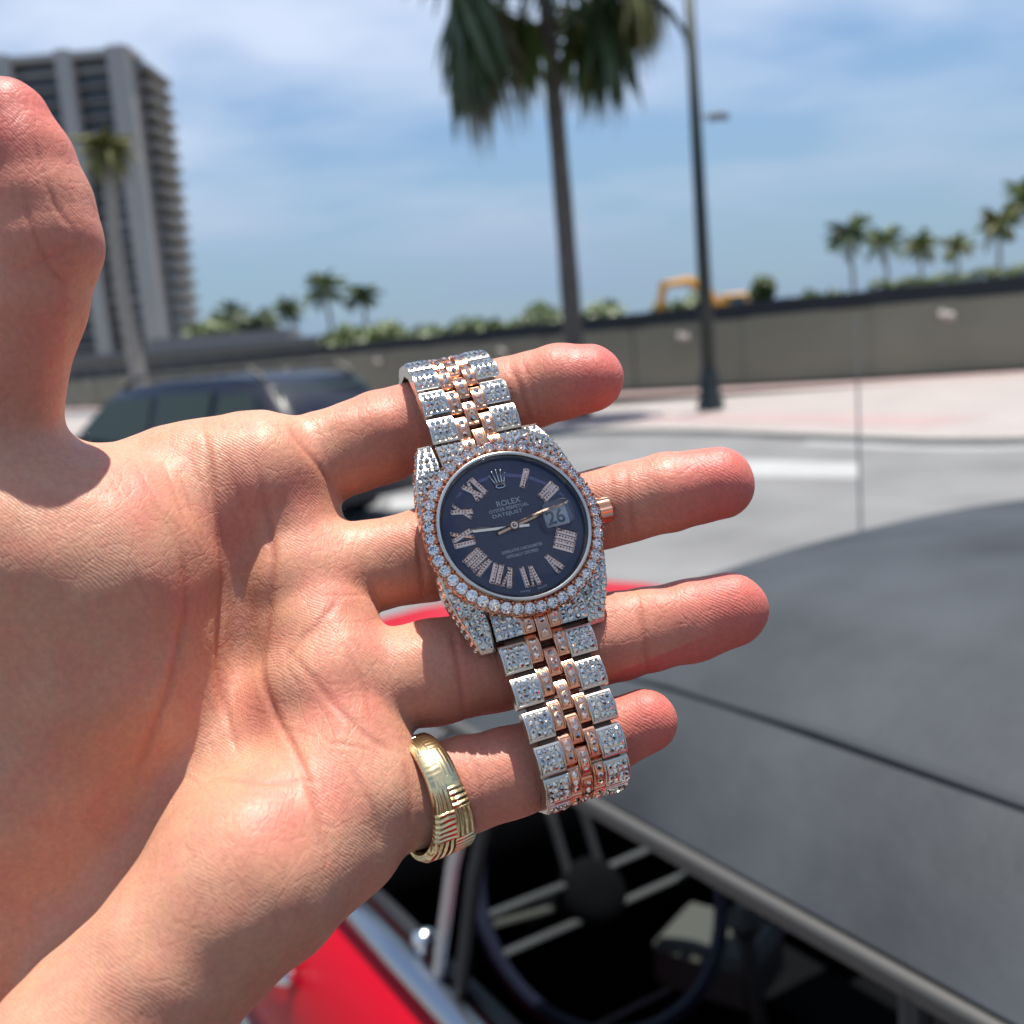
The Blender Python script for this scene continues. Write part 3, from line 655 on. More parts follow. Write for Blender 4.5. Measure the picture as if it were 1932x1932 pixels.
# wheels
for s in (2.05, -1.15):
    for b_, sg in ((.56, 1), (1.94, -1)):
        M_ = Matrix.Translation(CL(s, b_, .31)) @ Matrix.Rotation(sg * -math.pi / 2, 4, 'X')
        w = recalc(MB().lathe([(.18, -.08), (.30, -.09), (.31, -.05), (.31, .05), (.295, .08), (.2, .085)], 24, M_).build('wheel', TYRE, car, angle=40))
        recalc(MB().lathe([(.2, .075), (.12, .09), (.05, .11), (.001, .115)], 20, M_).build('hub_cap', CHR, w, smooth=True))
# ================================================================== the hand (one continuous skin)
def HC(u, v, d):                      # picture units + depth -> camera space metres (x right, y down, z depth)
    return np.array(((u - 966) / W_ * d, (v - 966) / W_ * d, d))
def seg(pts):                         # chain of (u, v, d, r) -> round cones
    out = []
    for a, b in zip(pts[:-1], pts[1:]):
        out.append((HC(*a[:3]), HC(*b[:3]), a[3] * a[2] / W_, b[3] * b[2] / W_))
    return out
def sd_cone(p, a, b, r1, r2):
    ba = b - a; l2 = float(ba @ ba); rr = r1 - r2; a2 = l2 - rr * rr; il2 = 1.0 / l2
    pa = p - a
    y = pa @ ba
    z = y - l2
    x2 = np.maximum(((pa * l2 - y[..., None] * ba) ** 2).sum(-1), 0)
    y2 = y * y * l2; z2 = z * z * l2
    k = np.sign(rr) * rr * rr * x2
    o1 = np.sqrt(x2 + z2) * il2 - r2
    o2 = np.sqrt(x2 + y2) * il2 - r1
    o3 = (np.sqrt(x2 * a2 * il2) + y * rr) * il2 - r1
    return np.where(np.sign(z) * a2 * z2 > k, o1, np.where(np.sign(y) * a2 * y2 < k, o2, o3))
def sd_ell(p, c, A, r):               # A rows = axes, r = semi axes
    q = (p - c) @ A.T
    k0 = np.sqrt(((q / r) ** 2).sum(-1)); k1 = np.sqrt(((q / (r * r)) ** 2).sum(-1)) + 1e-9
    return k0 * (k0 - 1) / k1
def smin(a, b, k):
    h = np.maximum(k - np.abs(a - b), 0) / k
    return np.minimum(a, b) - h * h * k * 0.25

# -- chains: u, v, depth, radius (picture units)
INDEX = [(470, 905, .2270, 96), (600, 866, .2315, 88), (720, 826, .2345, 87), (800, 799, .2350, 82), (880, 774, .2345, 80), (960, 749, .2330, 74), (1005, 736, .2320, 71), (1055, 722, .2305, 71), (1112, 714, .2290, 65)]
MIDDLE = [(560, 1090, .2205, 98), (700, 1068, .2250, 86), (810, 1044, .2270, 88), (925, 1014, .2270, 82), (1030, 986, .2265, 81), (1140, 957, .2255, 76), (1180, 948, .2245, 74), (1260, 929, .2230, 75), (1354, 912, .2215, 68)]
RINGF = [(610, 1285, 0.21, 103), (740, 1283, 0.2135, 96), (820, 1268, 0.2155, 100), (930, 1245, 0.217, 95), (1050, 1223, 0.2185, 89), (1170, 1199, 0.219, 82), (1225, 1187, 0.219, 79), (1300, 1171, 0.2185, 78), (1377, 1151, 0.2175, 71)]
PINKY = [(640, 1505, 0.202, 105), (780, 1505, 0.2055, 91), (880, 1479, 0.2075, 89), (960, 1457, 0.209, 85), (1040, 1433, 0.2105, 79), (1100, 1410, 0.2115, 71), (1150, 1387, 0.2115, 66), (1217, 1360, 0.211, 60)]
THUMB = [(-60, 1010, .2060, 165), (-36, 850, .2020, 136), (12, 700, .1985, 104), (54, 560, .1955, 106), (80, 455, .1935, 108), (68, 385, .1925, 101), (38, 302, .1915, 95), (10, 228, .1905, 79)]
PALM = [
    [(40, 1480, .2270, 150), (300, 1160, .2262, 122), (500, 905, .2275, 100)],
    [(90, 1580, .2200, 150), (350, 1330, .2238, 114), (590, 1085, .2255, 96)],
    [(150, 1690, .2120, 150), (400, 1480, .2140, 124), (640, 1290, .2145, 106)],
    [(230, 1780, .2050, 150), (460, 1620, .2030, 140), (690, 1490, .2050, 100)],
    [(130, 980, .2200, 122), (330, 945, .2245, 118), (500, 905, .2275, 100)],       # first web
    [(600, 1530, .1985, 130), (480, 1650, .1888, 158), (330, 1800, .1820, 150)],    # heel below the little finger
    [(-50, 1000, .2040, 165), (50, 1050, .2055, 205), (190, 1085, .2085, 200), (180, 1260, .2115, 215), (70, 1450, .2125, 220), (-60, 1660, .2120, 220)],  # ball of the thumb
    [(20, 1760, .2130, 205), (-140, 1980, .2060, 220), (-400, 2330, .1900, 250)],   # wrist and forearm
    [(330, 1830, .1860, 140), (180, 2000, .1800, 180), (-120, 2400, .1700, 230)],
]
PADS = [  # soft mounds (u, v, d, semi u, semi v, semi depth mm)
    (500, 898, .2198, 90, 60, 5),
]
RIDGE = [(400, 915, .2248, 84), (470, 906, .2240, 82), (522, 975, .2266, 78), (575, 1088, .2230, 80), (610, 1185, .2152, 84), (628, 1290, .2092, 88), (658, 1400, .2048, 88), (678, 1495, .2008, 88), (655, 1570, .1990, 92)]
CHAINS = [seg(INDEX), seg(MIDDLE), seg(RINGF), seg(PINKY)]
THUMBS = seg(THUMB)
PALMS = [c for ch in PALM for c in seg(ch)]
RIDGES = seg(RIDGE)
def hand_sdf(p):
    d = None
    for c in PALMS:
        e = sd_cone(p, *c)
        d = e if d is None else smin(d, e, .009)
    for (u, v, dd, a, b, m) in PADS:
        e = sd_ell(p, HC(u, v, dd + .006), np.eye(3), np.array((a * dd / W_, b * dd / W_, m * .001 + .006)))
        d = smin(d, e, .004)
    t = None
    for c in RIDGES:
        e = sd_cone(p, *c)
        t = e if t is None else smin(t, e, .002)
    d = smin(d, t, .012)
    t = None
    for c in THUMBS:
        e = sd_cone(p, *c)
        t = e if t is None else smin(t, e, .0015)
    d = smin(d, t, .006)
    for ch in CHAINS:
        t = None
        for c in ch:
            e = sd_cone(p, *c)
            t = e if t is None else smin(t, e, .001)
        d = smin(d, t, .0022)
    return d
def eval_chunks(fn, p, n=200000):
    return np.concatenate([fn(p[i:i + n]) for i in range(0, len(p), n)])

def surface_nets(fn, lo, hi, h):
    dims = np.ceil((hi - lo) / h).astype(int) + 1
    # coarse pass: only cells near the surface get evaluated
    cs = 6; ch = h * cs
    cd = np.ceil(dims / cs).astype(int)
    cc = np.stack(np.meshgrid(*[np.arange(n) for n in cd], indexing='ij'), -1).reshape(-1, 3)
    ctr = lo + (cc + .5) * ch
    dv = eval_chunks(fn, ctr)
    act = np.abs(dv) < ch * 1.3 + .004
    F = np.full(tuple(cd * cs + 1), 1.0)
    F.reshape(-1)[:] = 1.0
    loc = np.stack(np.meshgrid(*[np.arange(cs + 1)] * 3, indexing='ij'), -1).reshape(-1, 3)
    ins = cc[~act & (dv < 0)]
    for c in ins:
        F[c[0]*cs:c[0]*cs+cs+1, c[1]*cs:c[1]*cs+cs+1, c[2]*cs:c[2]*cs+cs+1] = -1.0
    idx = (cc[act][:, None, :] * cs + loc[None]).reshape(-1, 3)
    flat = np.unique(np.ravel_multi_index(idx.T, F.shape))
    ii = np.stack(np.unravel_index(flat, F.shape), -1)
    F.reshape(-1)[flat] = eval_chunks(fn, lo + ii * h)
    neg = F < 0
    S = F.shape
    # cells with a sign change
    acc = np.zeros(tuple(n - 1 for n in S), dtype=np.int8)
    for dx in (0, 1):
        for dy in (0, 1):
            for dz in (0, 1):
                acc += neg[dx:S[0]-1+dx, dy:S[1]-1+dy, dz:S[2]-1+dz]
    cells = np.argwhere((acc > 0) & (acc < 8))
    vid = np.full(acc.shape, -1, dtype=np.int64); vid[tuple(cells.T)] = np.arange(len(cells))
    verts = np.zeros((len(cells), 3)); cnt = np.zeros(len(cells))
    corners = [(0,0,0),(1,0,0),(0,1,0),(1,1,0),(0,0,1),(1,0,1),(0,1,1),(1,1,1)]
    val = [F[cells[:,0]+c[0], cells[:,1]+c[1], cells[:,2]+c[2]] for c in corners]
    for a in range(8):
        for b in range(a + 1, 8):
            if sum(abs(corners[a][k] - corners[b][k]) for k in range(3)) != 1: continue
            m = (val[a] < 0) != (val[b] < 0)
            t = val[a][m] / (val[a][m] - val[b][m])
            pa = np.array(corners[a], float); pb = np.array(corners[b], float)
            verts[m] += pa + (pb - pa) * t[:, None]; cnt[m] += 1
    verts = lo + (cells + verts / np.maximum(cnt, 1)[:, None]) * h
    quads = []
    for ax in range(3):
        o1, o2 = [(1, 2), (2, 0), (0, 1)][ax]
        sl0 = [slice(None)] * 3; sl1 = [slice(None)] * 3
        sl0[ax] = slice(0, -1); sl1[ax] = slice(1, None)
        e = np.argwhere(neg[tuple(sl0)] != neg[tuple(sl1)])
        e = e[(e[:, o1] > 0) & (e[:, o2] > 0) & (e[:, o1] < S[o1] - 1) & (e[:, o2] < S[o2] - 1)]
        flip = ~neg[tuple(e.T)]
        def cell(d1, d2):
            c = e.copy(); c[:, o1] -= d1; c[:, o2] -= d2; return vid[tuple(c.T)]
        q = np.stack([cell(1, 1), cell(0, 1), cell(0, 0), cell(1, 0)], -1)
        q[flip] = q[flip][:, ::-1]
        quads.append(q)
    quads = np.concatenate(quads)
    quads = quads[(quads >= 0).all(1)]
    return verts, quads
def vert_normals(v, q):
    n = np.cross(v[q[:, 2]] - v[q[:, 0]], v[q[:, 3]] - v[q[:, 1]])
    out = np.zeros_like(v)
    for k in range(4):
        for c in range(3): out[:, c] += np.bincount(q[:, k], weights=n[:, c], minlength=len(v))
    return out / (np.linalg.norm(out, axis=1)[:, None] + 1e-12)
def project(fn, v, q, it=2):
    for _ in range(it):
        n = vert_normals(v, q)
        f0 = eval_chunks(fn, v)
        v = v - n * np.clip(f0, -.0008, .0008)[:, None]
    return v
def relax(v, q, it=1, w=.5):
    for _ in range(it):
        s = np.zeros_like(v); c = np.zeros(len(v))
        for a, b in ((0, 1), (1, 2), (2, 3), (3, 0)):
            for i, j in ((a, b), (b, a)):
                c += np.bincount(q[:, i], minlength=len(v))
                for k in range(3): s[:, k] += np.bincount(q[:, i], weights=v[q[:, j], k], minlength=len(v))
        v = v * (1 - w) + w * s / np.maximum(c, 1)[:, None]
    return v
def split_quads(v, q):
    e = np.sort(np.concatenate([q[:, [0, 1]], q[:, [1, 2]], q[:, [2, 3]], q[:, [3, 0]]]), 1)
    ue, inv = np.unique(e[:, 0] * len(v) + e[:, 1], return_inverse=True)
    mid = (v[ue // len(v)] + v[ue % len(v)]) / 2
    n = len(q); m = len(v) + inv.reshape(4, n)
    c = len(v) + len(mid) + np.arange(n)
    nv = np.concatenate([v, mid, v[q].mean(1)])
    nq = np.concatenate([np.stack([q[:, 0], m[0], c, m[3]], -1), np.stack([m[0], q[:, 1], m[1], c], -1),
                         np.stack([c, m[1], q[:, 2], m[2]], -1), np.stack([m[3], c, m[2], q[:, 3]], -1)])
    return nv, nq
def poly_dist(uv, pts):
    pts = np.array(pts, float); best = np.full(len(uv), 1e9); tt = np.zeros(len(uv))
    L = np.linalg.norm(np.diff(pts, axis=0), axis=1); tot = L.sum(); acc = 0
    for a, b, l in zip(pts[:-1], pts[1:], L):
        ab = b - a; t = np.clip(((uv - a) @ ab) / (ab @ ab), 0, 1)
        d = np.linalg.norm(uv - a - t[:, None] * ab, axis=1)
        m = d < best; best[m] = d[m]; tt[m] = (acc + t[m] * l) / tot; acc += l
    return best, tt
def smooth_poly(pts, n=6):
    pts = [np.array(p, float) for p in pts]
    if len(pts) < 3: return pts
    out = []
    P4 = [2 * pts[0] - pts[1]] + pts + [2 * pts[-1] - pts[-2]]
    for i in range(1, len(P4) - 2):
        for k in range(n):
            t = k / n; p0, p1, p2, p3 = P4[i-1], P4[i], P4[i+1], P4[i+2]
            out.append(.5 * ((2*p1) + (-p0+p2)*t + (2*p0-5*p1+4*p2-p3)*t*t + (-p0+3*p1-3*p2+p3)*t**3))
    out.append(pts[-1]); return out

# creases: (points in picture units, depth mm, width units)
CREASES = [
    ([(380, 800), (392, 850), (400, 900), (410, 960), (418, 1020), (421, 1080), (417, 1150), (412, 1220), (418, 1300), (436, 1380), (452, 1430)], 1.1, 7),
    ([(330, 985), (350, 1080), (345, 1180), (318, 1290), (280, 1400), (240, 1500)], .7, 9),
    ([(468, 830), (488, 900), (505, 970), (515, 1060), (505, 1180), (495, 1270), (520, 1350), (558, 1420), (590, 1500), (615, 1590), (618, 1660)], .9, 8),
    ([(640, 1130), (600, 1180), (560, 1215), (530, 1260)], .5, 7),
    ([(640, 1200), (665, 1250), (690, 1310), (700, 1370)], .4, 6),
    ([(530, 1215), (590, 1280), (640, 1340), (700, 1395), (760, 1425)], .5, 7),
    ([(545, 800), (565, 835), (600, 880), (630, 920)], .7, 6),
    ([(385, 1465), (460, 1475), (540, 1478), (600, 1470)], .35, 5),
    ([(655, 1440), (700, 1520), (720, 1600)], .4, 8), ([(760, 1420), (775, 1500), (770, 1570)], .4, 6),
    ([(330, 880), (352, 930), (372, 985), (392, 1040)], .35, 4), ([(300, 860), (325, 920), (350, 985), (388, 1060)], .3, 4), ([(255, 870), (300, 960), (340, 1030)], .28, 4), ([(350, 850), (376, 905), (398, 985)], .3, 4), ([(430, 860), (446, 920), (468, 985), (482, 1060)], .35, 5),
    # finger joints
    ([(805, 720), (822, 790), (836, 860)], 0.59, 6), ([(962, 690), (985, 740), (1000, 800)], 0.68, 6), ([(985, 680), (1005, 735), (1018, 790)], 0.51, 5),
    ([(1180, 880), (1188, 950), (1196, 1018)], 0.68, 6), ([(1150, 890), (1158, 955), (1166, 1022)], 0.42, 5), ([(772, 985), (790, 1045), (800, 1120)], 0.68, 6),
    ([(1200, 1125), (1214, 1195), (1222, 1270)], 0.68, 6), ([(850, 1180), (866, 1270), (876, 1360)], 0.68, 6),
    ([(1132, 1345), (1150, 1390), (1162, 1440)], 0.51, 5), ([(885, 1400), (905, 1470), (912, 1550)], 0.51, 5),
    ([(18, 520), (70, 500), (130, 470), (192, 452)], 0.25, 6), ([(45, 360), (60, 430), (95, 505), (130, 545)], 0.59, 5), ([(62, 250), (75, 300), (100, 380), (140, 440)], 0.51, 5),
]
_rng = np.random.default_rng(7)
for _k in range(70):                      # short fine wrinkles over the palm
    _u, _v = _rng.uniform(180, 720), _rng.uniform(860, 1700)
    if _u < 330 and _v > 1150: continue
    if (_v - 1600) > (750 - _u) * .95 - 60: continue
    _a = _rng.normal(1.15, .55); _l = _rng.uniform(30, 95)
    CREASES.append(([( _u, _v), (_u + _l * .5 * math.cos(_a) + _rng.normal(0, 5), _v + _l * .5 * math.sin(_a)), (_u + _l * math.cos(_a), _v + _l * math.sin(_a))], _rng.uniform(.1, .24), _rng.uniform(2.6, 4.2)))

def build_hand():
    lo = np.array((-.152, -.098, .135)); hi = np.array((.072, .142, .262))
    v, q = surface_nets(hand_sdf, lo, hi, HAND_H)
    v = relax(v, q, 2, .5); v = project(hand_sdf, v, q, 2)
    v, q = split_quads(v, q)
    v = relax(v, q, 2, .5)
    v = project(hand_sdf, v, q, 1)
    n = vert_normals(v, q)
    uv = v[:, :2] / v[:, 2:3] * W_ + 966
    front = np.clip(-n[:, 2] * 2.0 + .25, 0, 1)
    crease = np.zeros(len(v)); disp = np.zeros(len(v))
    for pts, dep, w in CREASES:
        pts = smooth_poly(pts)
        pa = np.array(pts); m = (uv[:, 0] > pa[:, 0].min() - 40) & (uv[:, 0] < pa[:, 0].max() + 40) & (uv[:, 1] > pa[:, 1].min() - 40) & (uv[:, 1] < pa[:, 1].max() + 40) & (front > 0)
        if not m.any(): continue
        d, t = poly_dist(uv[m], pts)
        fade = np.clip(np.minimum(t, 1 - t) * 5 + .12, 0, 1)
        g = np.exp(-(d / w) ** 2) * fade * front[m]
        g2 = np.exp(-(d / (w * 2.6)) ** 2) * fade * front[m]
        disp[m] -= dep * .00074 * (g * .8 - g2 * .22)
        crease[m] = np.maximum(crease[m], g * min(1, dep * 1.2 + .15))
    v = v + n * disp[:, None]
    # soft lumps of flesh
    def lump(p, s, seed):
        r = np.random.default_rng(seed); out = 0
        for _ in range(7):
            k = r.normal(0, 1, 3); k /= np.linalg.norm(k); out = out + np.sin(p @ (k * s * r.uniform(.6, 1.5)) + r.uniform(0, 6.28))
        return out / 7
    v = v + n * (lump(v, 420, 1) * .00035 + lump(v, 900, 2) * .00012)[:, None]
    # redness of the skin itself: finger tips, joints, pads; stays with the skin
    red = np.zeros(len(v))
    for ch, w in ((INDEX, 95), (MIDDLE, 95), (RINGF, 95), (PINKY, 80), (THUMB, 110)):
        tu, tv = ch[-1][0], ch[-1][1]
        bu, bv = ch[-4][0], ch[-4][1]
        ax = np.array((tu - bu, tv - bv), float); L = np.linalg.norm(ax); ax /= L
        s = (uv - np.array((bu, bv))) @ ax; c = np.abs((uv - np.array((bu, bv))) @ np.array((-ax[1], ax[0])))
        red = np.maximum(red, np.clip(s / L, 0, 1) * (c < w * 1.3))
        b2 = np.array(ch[1][:2], float); a2 = np.array((tu, tv)) - b2; l2 = np.linalg.norm(a2); a2 /= l2
        s2 = (uv - b2) @ a2; c2 = np.abs((uv - b2) @ np.array((-a2[1], a2[0])))
        red = np.maximum(red, .38 * np.clip(s2 / 140, 0, 1) * (s2 < l2 * 1.3) * (c2 < w * 1.3))
    pads = [(560, 930, 70), (470, 930, 60), (640, 1130, 60), (690, 1330, 55), (430, 1010, 60), (160, 420, 70), (110, 470, 60), (640, 1330, 70), (480, 1340, 50), (700, 1200, 50), (520, 1540, 80), (340, 1120, 60), (860, 1480, 50), (260, 930, 60), (620, 1500, 60)]
    for (a, b, w) in pads: red = np.maximum(red, .55 * np.exp(-((uv[:, 0] - a) ** 2 + (uv[:, 1] - b) ** 2) / (w * w)))
    me = bpy.data.meshes.new('hand')
    org = HC(700, 1150, .22)
    loc = (v - org) * np.array((1, -1, -1))
    M3 = np.array(CAMM.to_3x3())
    wloc = loc @ M3.T
    me.from_pydata(wloc.tolist(), [], q[:, ::-1].tolist() if HAND_FLIP else q.tolist())
    me.polygons.foreach_set('use_smooth', [True] * len(me.polygons))
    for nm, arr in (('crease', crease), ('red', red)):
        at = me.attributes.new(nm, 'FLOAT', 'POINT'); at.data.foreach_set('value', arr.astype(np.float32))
    o = bpy.data.objects.new('hand', me); COL.objects.link(o)
    o.location = P(700, 1150, .22)
    return o

def skin_material():
    m = bpy.data.materials.new('skin'); m.use_nodes = True
    nt = m.node_tree; N = nt.nodes; Lk = nt.links; b = N['Principled BSDF']
    tc = N.new('ShaderNodeTexCoord')
    def noise(sc, det=4, rough=.5, dist=0.):
        n = N.new('ShaderNodeTexNoise'); n.inputs['Scale'].default_value = sc; n.inputs['Detail'].default_value = det
        n.inputs['Roughness'].default_value = rough; n.inputs['Distortion'].default_value = dist
        Lk.new(tc.outputs['Object'], n.inputs['Vector']); return n
    def attr(nm):
        a = N.new('ShaderNodeAttribute'); a.attribute_name = nm; return a
    def mixc(fac, A, B, typ='MIX'):
        x = N.new('ShaderNodeMix'); x.data_type = 'RGBA'; x.blend_type = typ
        for s, val in (('Factor', fac), ('A', A), ('B', B)):
            if isinstance(val, (int, float)): x.inputs[s].default_value = val
            elif isinstance(val, tuple): x.inputs[s].default_value = (*val, 1)
            else: Lk.new(val, x.inputs[s])
        return x.outputs['Result']
    def mathn(op, a, c=None):
        x = N.new('ShaderNodeMath'); x.operation = op
        for i, val in enumerate((a, c)):
            if val is None: continue
            if isinstance(val, (int, float)): x.inputs[i].default_value = val
            else: Lk.new(val, x.inputs[i])
        return x.outputs[0]
    def rng(x, a, c, lo, hi):
        r = N.new('ShaderNodeMapRange'); Lk.new(x, r.inputs['Value'])
        for k, val in (('From Min', a), ('From Max', c), ('To Min', lo), ('To Max', hi)): r.inputs[k].default_value = val
        return r.outputs[0]
    n_big = noise(38, 3); n_mid = noise(170, 4); n_fine = noise(900, 3)
    c = mixc(rng(n_big.outputs['Fac'], .35, .65, 0, 1), (.545, .262, .162), (.60, .312, .205))
    c = mixc(rng(n_mid.outputs['Fac'], .42, .72, 0, .6), c, (.58, .215, .15))
    redf = mathn('MULTIPLY', attr('red').outputs['Fac'], 1.0)
    c = mixc(redf, c, (.56, .150, .118))
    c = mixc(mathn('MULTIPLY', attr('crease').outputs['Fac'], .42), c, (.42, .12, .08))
    v2 = rng(n_fine.outputs['Fac'], .3, .7, .92, 1.08)
    hs = N.new('ShaderNodeHueSaturation'); Lk.new(c, hs.inputs['Color']); Lk.new(v2, hs.inputs['Value'])
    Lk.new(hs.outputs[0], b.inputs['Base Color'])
    b.inputs['Subsurface Weight'].default_value = 0.45
    b.inputs['Subsurface Radius'].default_value = (1.0, .35, .18)
    b.inputs['Subsurface Scale'].default_value = 0.0045
    Lk.new(rng(n_mid.outputs['Fac'], .3, .7, .42, .58), b.inputs['Roughness'])
    b.inputs['Specular IOR Level'].default_value = 0.38
    # papillary ridges, skin grain
    wv = N.new('ShaderNodeTexWave'); wv.wave_type = 'BANDS'; wv.bands_direction = 'DIAGONAL'
    wv.inputs['Scale'].default_value = 600; wv.inputs['Distortion'].default_value = 16; wv.inputs['Detail'].default_value = 2; wv.inputs['Detail Scale'].default_value = .2
    Lk.new(tc.outputs['Object'], wv.inputs['Vector'])
    vo = N.new('ShaderNodeTexVoronoi'); vo.feature = 'DISTANCE_TO_EDGE'; vo.inputs['Scale'].default_value = 1100
    mp = N.new('ShaderNodeMapping'); mp.inputs['Scale'].default_value = (1, .55, 1); mp.inputs['Rotation'].default_value = (0, 0, .4)
    Lk.new(tc.outputs['Object'], mp.inputs['Vector']); Lk.new(mp.outputs[0], vo.inputs['Vector'])
    mask = rng(n_big.outputs['Fac'], .42, .6, .15, 1)
    h = mathn('ADD', mathn('MULTIPLY', mathn('MULTIPLY', wv.outputs['Fac'], mask), .34), mathn('MULTIPLY', rng(vo.outputs['Distance'], 0, .2, 0, 1), .16))
    h = mathn('ADD', h, mathn('MULTIPLY', n_fine.outputs['Fac'], .8))
    for rot, sc_, wt in ((.9, 300, .30), (-.5, 420, .22)):      # crossing furrows
        mp2 = N.new('ShaderNodeMapping'); mp2.inputs['Scale'].default_value = (1, .3, .6); mp2.inputs['Rotation'].default_value = (.4, 0, rot)
        v2_ = N.new('ShaderNodeTexVoronoi'); v2_.feature = 'DISTANCE_TO_EDGE'; v2_.inputs['Scale'].default_value = sc_
        ns = N.new('ShaderNodeMix'); ns.data_type = 'VECTOR'; ns.inputs['Factor'].default_value = .0025
        Lk.new(tc.outputs['Object'], mp2.inputs['Vector']); Lk.new(mp2.outputs[0], ns.inputs[4]); Lk.new(n_mid.outputs['Color'], ns.inputs[5]); Lk.new(ns.outputs[1], v2_.inputs['Vector'])
        h = mathn('ADD', h, mathn('MULTIPLY', rng(v2_.outputs['Distance'], 0, .07, 0, 1), wt))
    bp = N.new('ShaderNodeBump'); bp.inputs['Strength'].default_value = .6; bp.inputs['Distance'].default_value = .0002
    Lk.new(h, bp.inputs['Height']); Lk.new(bp.outputs[0], b.inputs['Normal'])
    return m
HAND_H, HAND_FLIP = .0011, False
hand = build_hand()
hand.data.materials.append(skin_material())
# thumb nail, turned away to the left
def thumb_nail():
    c = HC(0, 224, .1905); r = 79 * .1905 / W_ + .0006
    ax = HC(10, 228, .1905) - HC(38, 302, .1915); ax /= np.linalg.norm(ax)
    out = np.array((-.96, .10, -.25)); out -= ax * (out @ ax); out /= np.linalg.norm(out); sd = np.cross(ax, out)
    M3 = np.array(CAMM.to_3x3()); rows = []; org = HC(700, 1150, .22)
    for i in range(9):
        t = -.0085 + .0165 * i / 8; row = []
        for k in range(11):
            a = (k / 10 - .5) * 1.75 * (1 - .12 * (t / .0085) ** 2)
            rr = r * (1.0 if t < .003 else 1.0 - .12 * ((t - .003) / .005) ** 2)
            p = c + ax * t + (out * math.cos(a) + sd * math.sin(a)) * rr
            row.append(Vector(((p - org) * np.array((1, -1, -1))) @ M3.T))
        rows.append(row)
    o = recalc(MB().grid(rows).build('nail', mat('nail', (.62, .40, .33), .25, spec=.5), hand, smooth=True))
    md = o.modifiers.new('th', 'SOLIDIFY'); md.thickness = .0006
thumb_nail()
tag(hand, 'open left hand palm up with thumb raised, fingers spread behind the jewelled wrist watch', 'hand')
# ================================================================== the wrist watch
MM = .001
STEEL = mat('polished_steel', (.61, .57, .52), .2, 1.0)
STEEL_D = mat('brushed_steel', (.62, .63, .65), .3, 1.0)
ROSE = mat('rose_gold', (.72, .38, .25), .2, 1.0)
ROSE_D = mat('rose_gold_shadow_gap', (.10, .055, .04), .5, .5)
GEM = mat('cut_diamond', (1.0, .965, .92), .0, .0, spec=.5, trans=1.0, ior=2.2)
GEM_W = mat('pave_diamond', (.74, .69, .62), .05, 1.0)
GEM_R = mat('pave_diamond_on_gold', (.80, .63, .54), .06, 1.0)
DIALM = mat('black_blue_lacquer', (.022, .028, .092), .3, 0, spec=.5, noise=(900, .25))
PRINT = mat('silver_print', (.62, .62, .64), .45, .2)
HANDM = mat('hand_gold', (.85, .60, .45), .2, 1.0)
HANDS = mat('hand_silver', (.80, .79, .78), .2, 1.0)
WHITE = mat('date_card', (.75, .75, .73), .5)
INK = mat('date_ink', (.01, .01, .012), .5)
CRYSTAL = glass_mat('sapphire_crystal', (.97, .98, 1), .02, 1.45)
LENS = glass_mat('lens_glass', (.95, .96, .98), .0, 1.6, .04)

WATCH_D = .2065
_wn = Vector((.20, .35, .915)).normalized()
_wy = Vector((-.316, .949, 0)); _wy.z = -(_wn.x * _wy.x + _wn.y * _wy.y) / _wn.z; _wy.normalize()
_wx = _wy.cross(_wn).normalized()
_wm = Matrix((_wx, _wy, _wn)).transposed()
watch = empty('wrist_watch')
watch.matrix_world = Matrix.Translation(P(972, 988, WATCH_D)) @ (CAMM.to_3x3() @ _wm).to_4x4()
tag(watch, 'diamond set two tone wrist watch with dark blue dial draped over the open hand', 'wrist watch')
wrng = random.Random(4)

def gem_mesh(r, n=8, name='diamond', m=GEM):
    mb = MB(); vs = []
    for k in range(n): a = 2 * math.pi * k / n; vs.append((.52 * r * math.cos(a), .52 * r * math.sin(a), .42 * r))
    for k in range(n): a = 2 * math.pi * (k + .5) / n; vs.append((.80 * r * math.cos(a), .80 * r * math.sin(a), .27 * r))
    for k in range(n): a = 2 * math.pi * k / n; vs.append((r * math.cos(a), r * math.sin(a), 0))
    for k in range(n): a = 2 * math.pi * k / n; vs.append((.10 * r * math.cos(a), .10 * r * math.sin(a), -.80 * r))
    fs = [tuple(range(n))]
    for k in range(n):
        k2 = (k + 1) % n
        fs += [(k, n + k, k2), (k, 2 * n + k, n + k) , (k2, n + k, 2 * n + k2), (n + k, 2 * n + k, 2 * n + k2), (2 * n + k, 3 * n + k, 3 * n + k2, 2 * n + k2)]
    fs.append(tuple(range(4 * n - 1, 3 * n - 1, -1)))
    mb.add(vs, fs); return mb.mesh(name, m)
def add_gem(mb, c, r, up=Vector((0, 0, 1)), n=6, tilt=.38):
    up = (up + Vector((wrng.uniform(-tilt, tilt), wrng.uniform(-tilt, tilt), 0))).normalized()
    x = up.orthogonal().normalized(); y = up.cross(x); a0 = wrng.uniform(0, 1)
    c = Vector(c); vs = []
    for rr, hh, of in ((.5, .42, 0), (1, .02, 0), (.9, -.3, 0)):
        for k in range(n):
            a = 2 * math.pi * (k + a0) / n; vs.append(c + (x * math.cos(a) + y * math.sin(a)) * rr * r + up * hh * r)
    fs = [tuple(range(n))] + [(j * n + k, (j + 1) * n + k, (j + 1) * n + (k + 1) % n, j * n + (k + 1) % n) for j in (0, 1) for k in range(n)]
    mb.add(vs, fs)
def add_bead(mb, c, r, up=Vector((0, 0, 1))):
    c = Vector(c); x = up.orthogonal().normalized(); y = up.cross(x)
    vs = [c + up * r * .8] + [c + (x * math.cos(a) + y * math.sin(a)) * r for a in (0, 1.257, 2.513, 3.77, 5.027)]
    mb.add(vs, [(0, 1 + k, 1 + (k + 1) % 5) for k in range(5)])

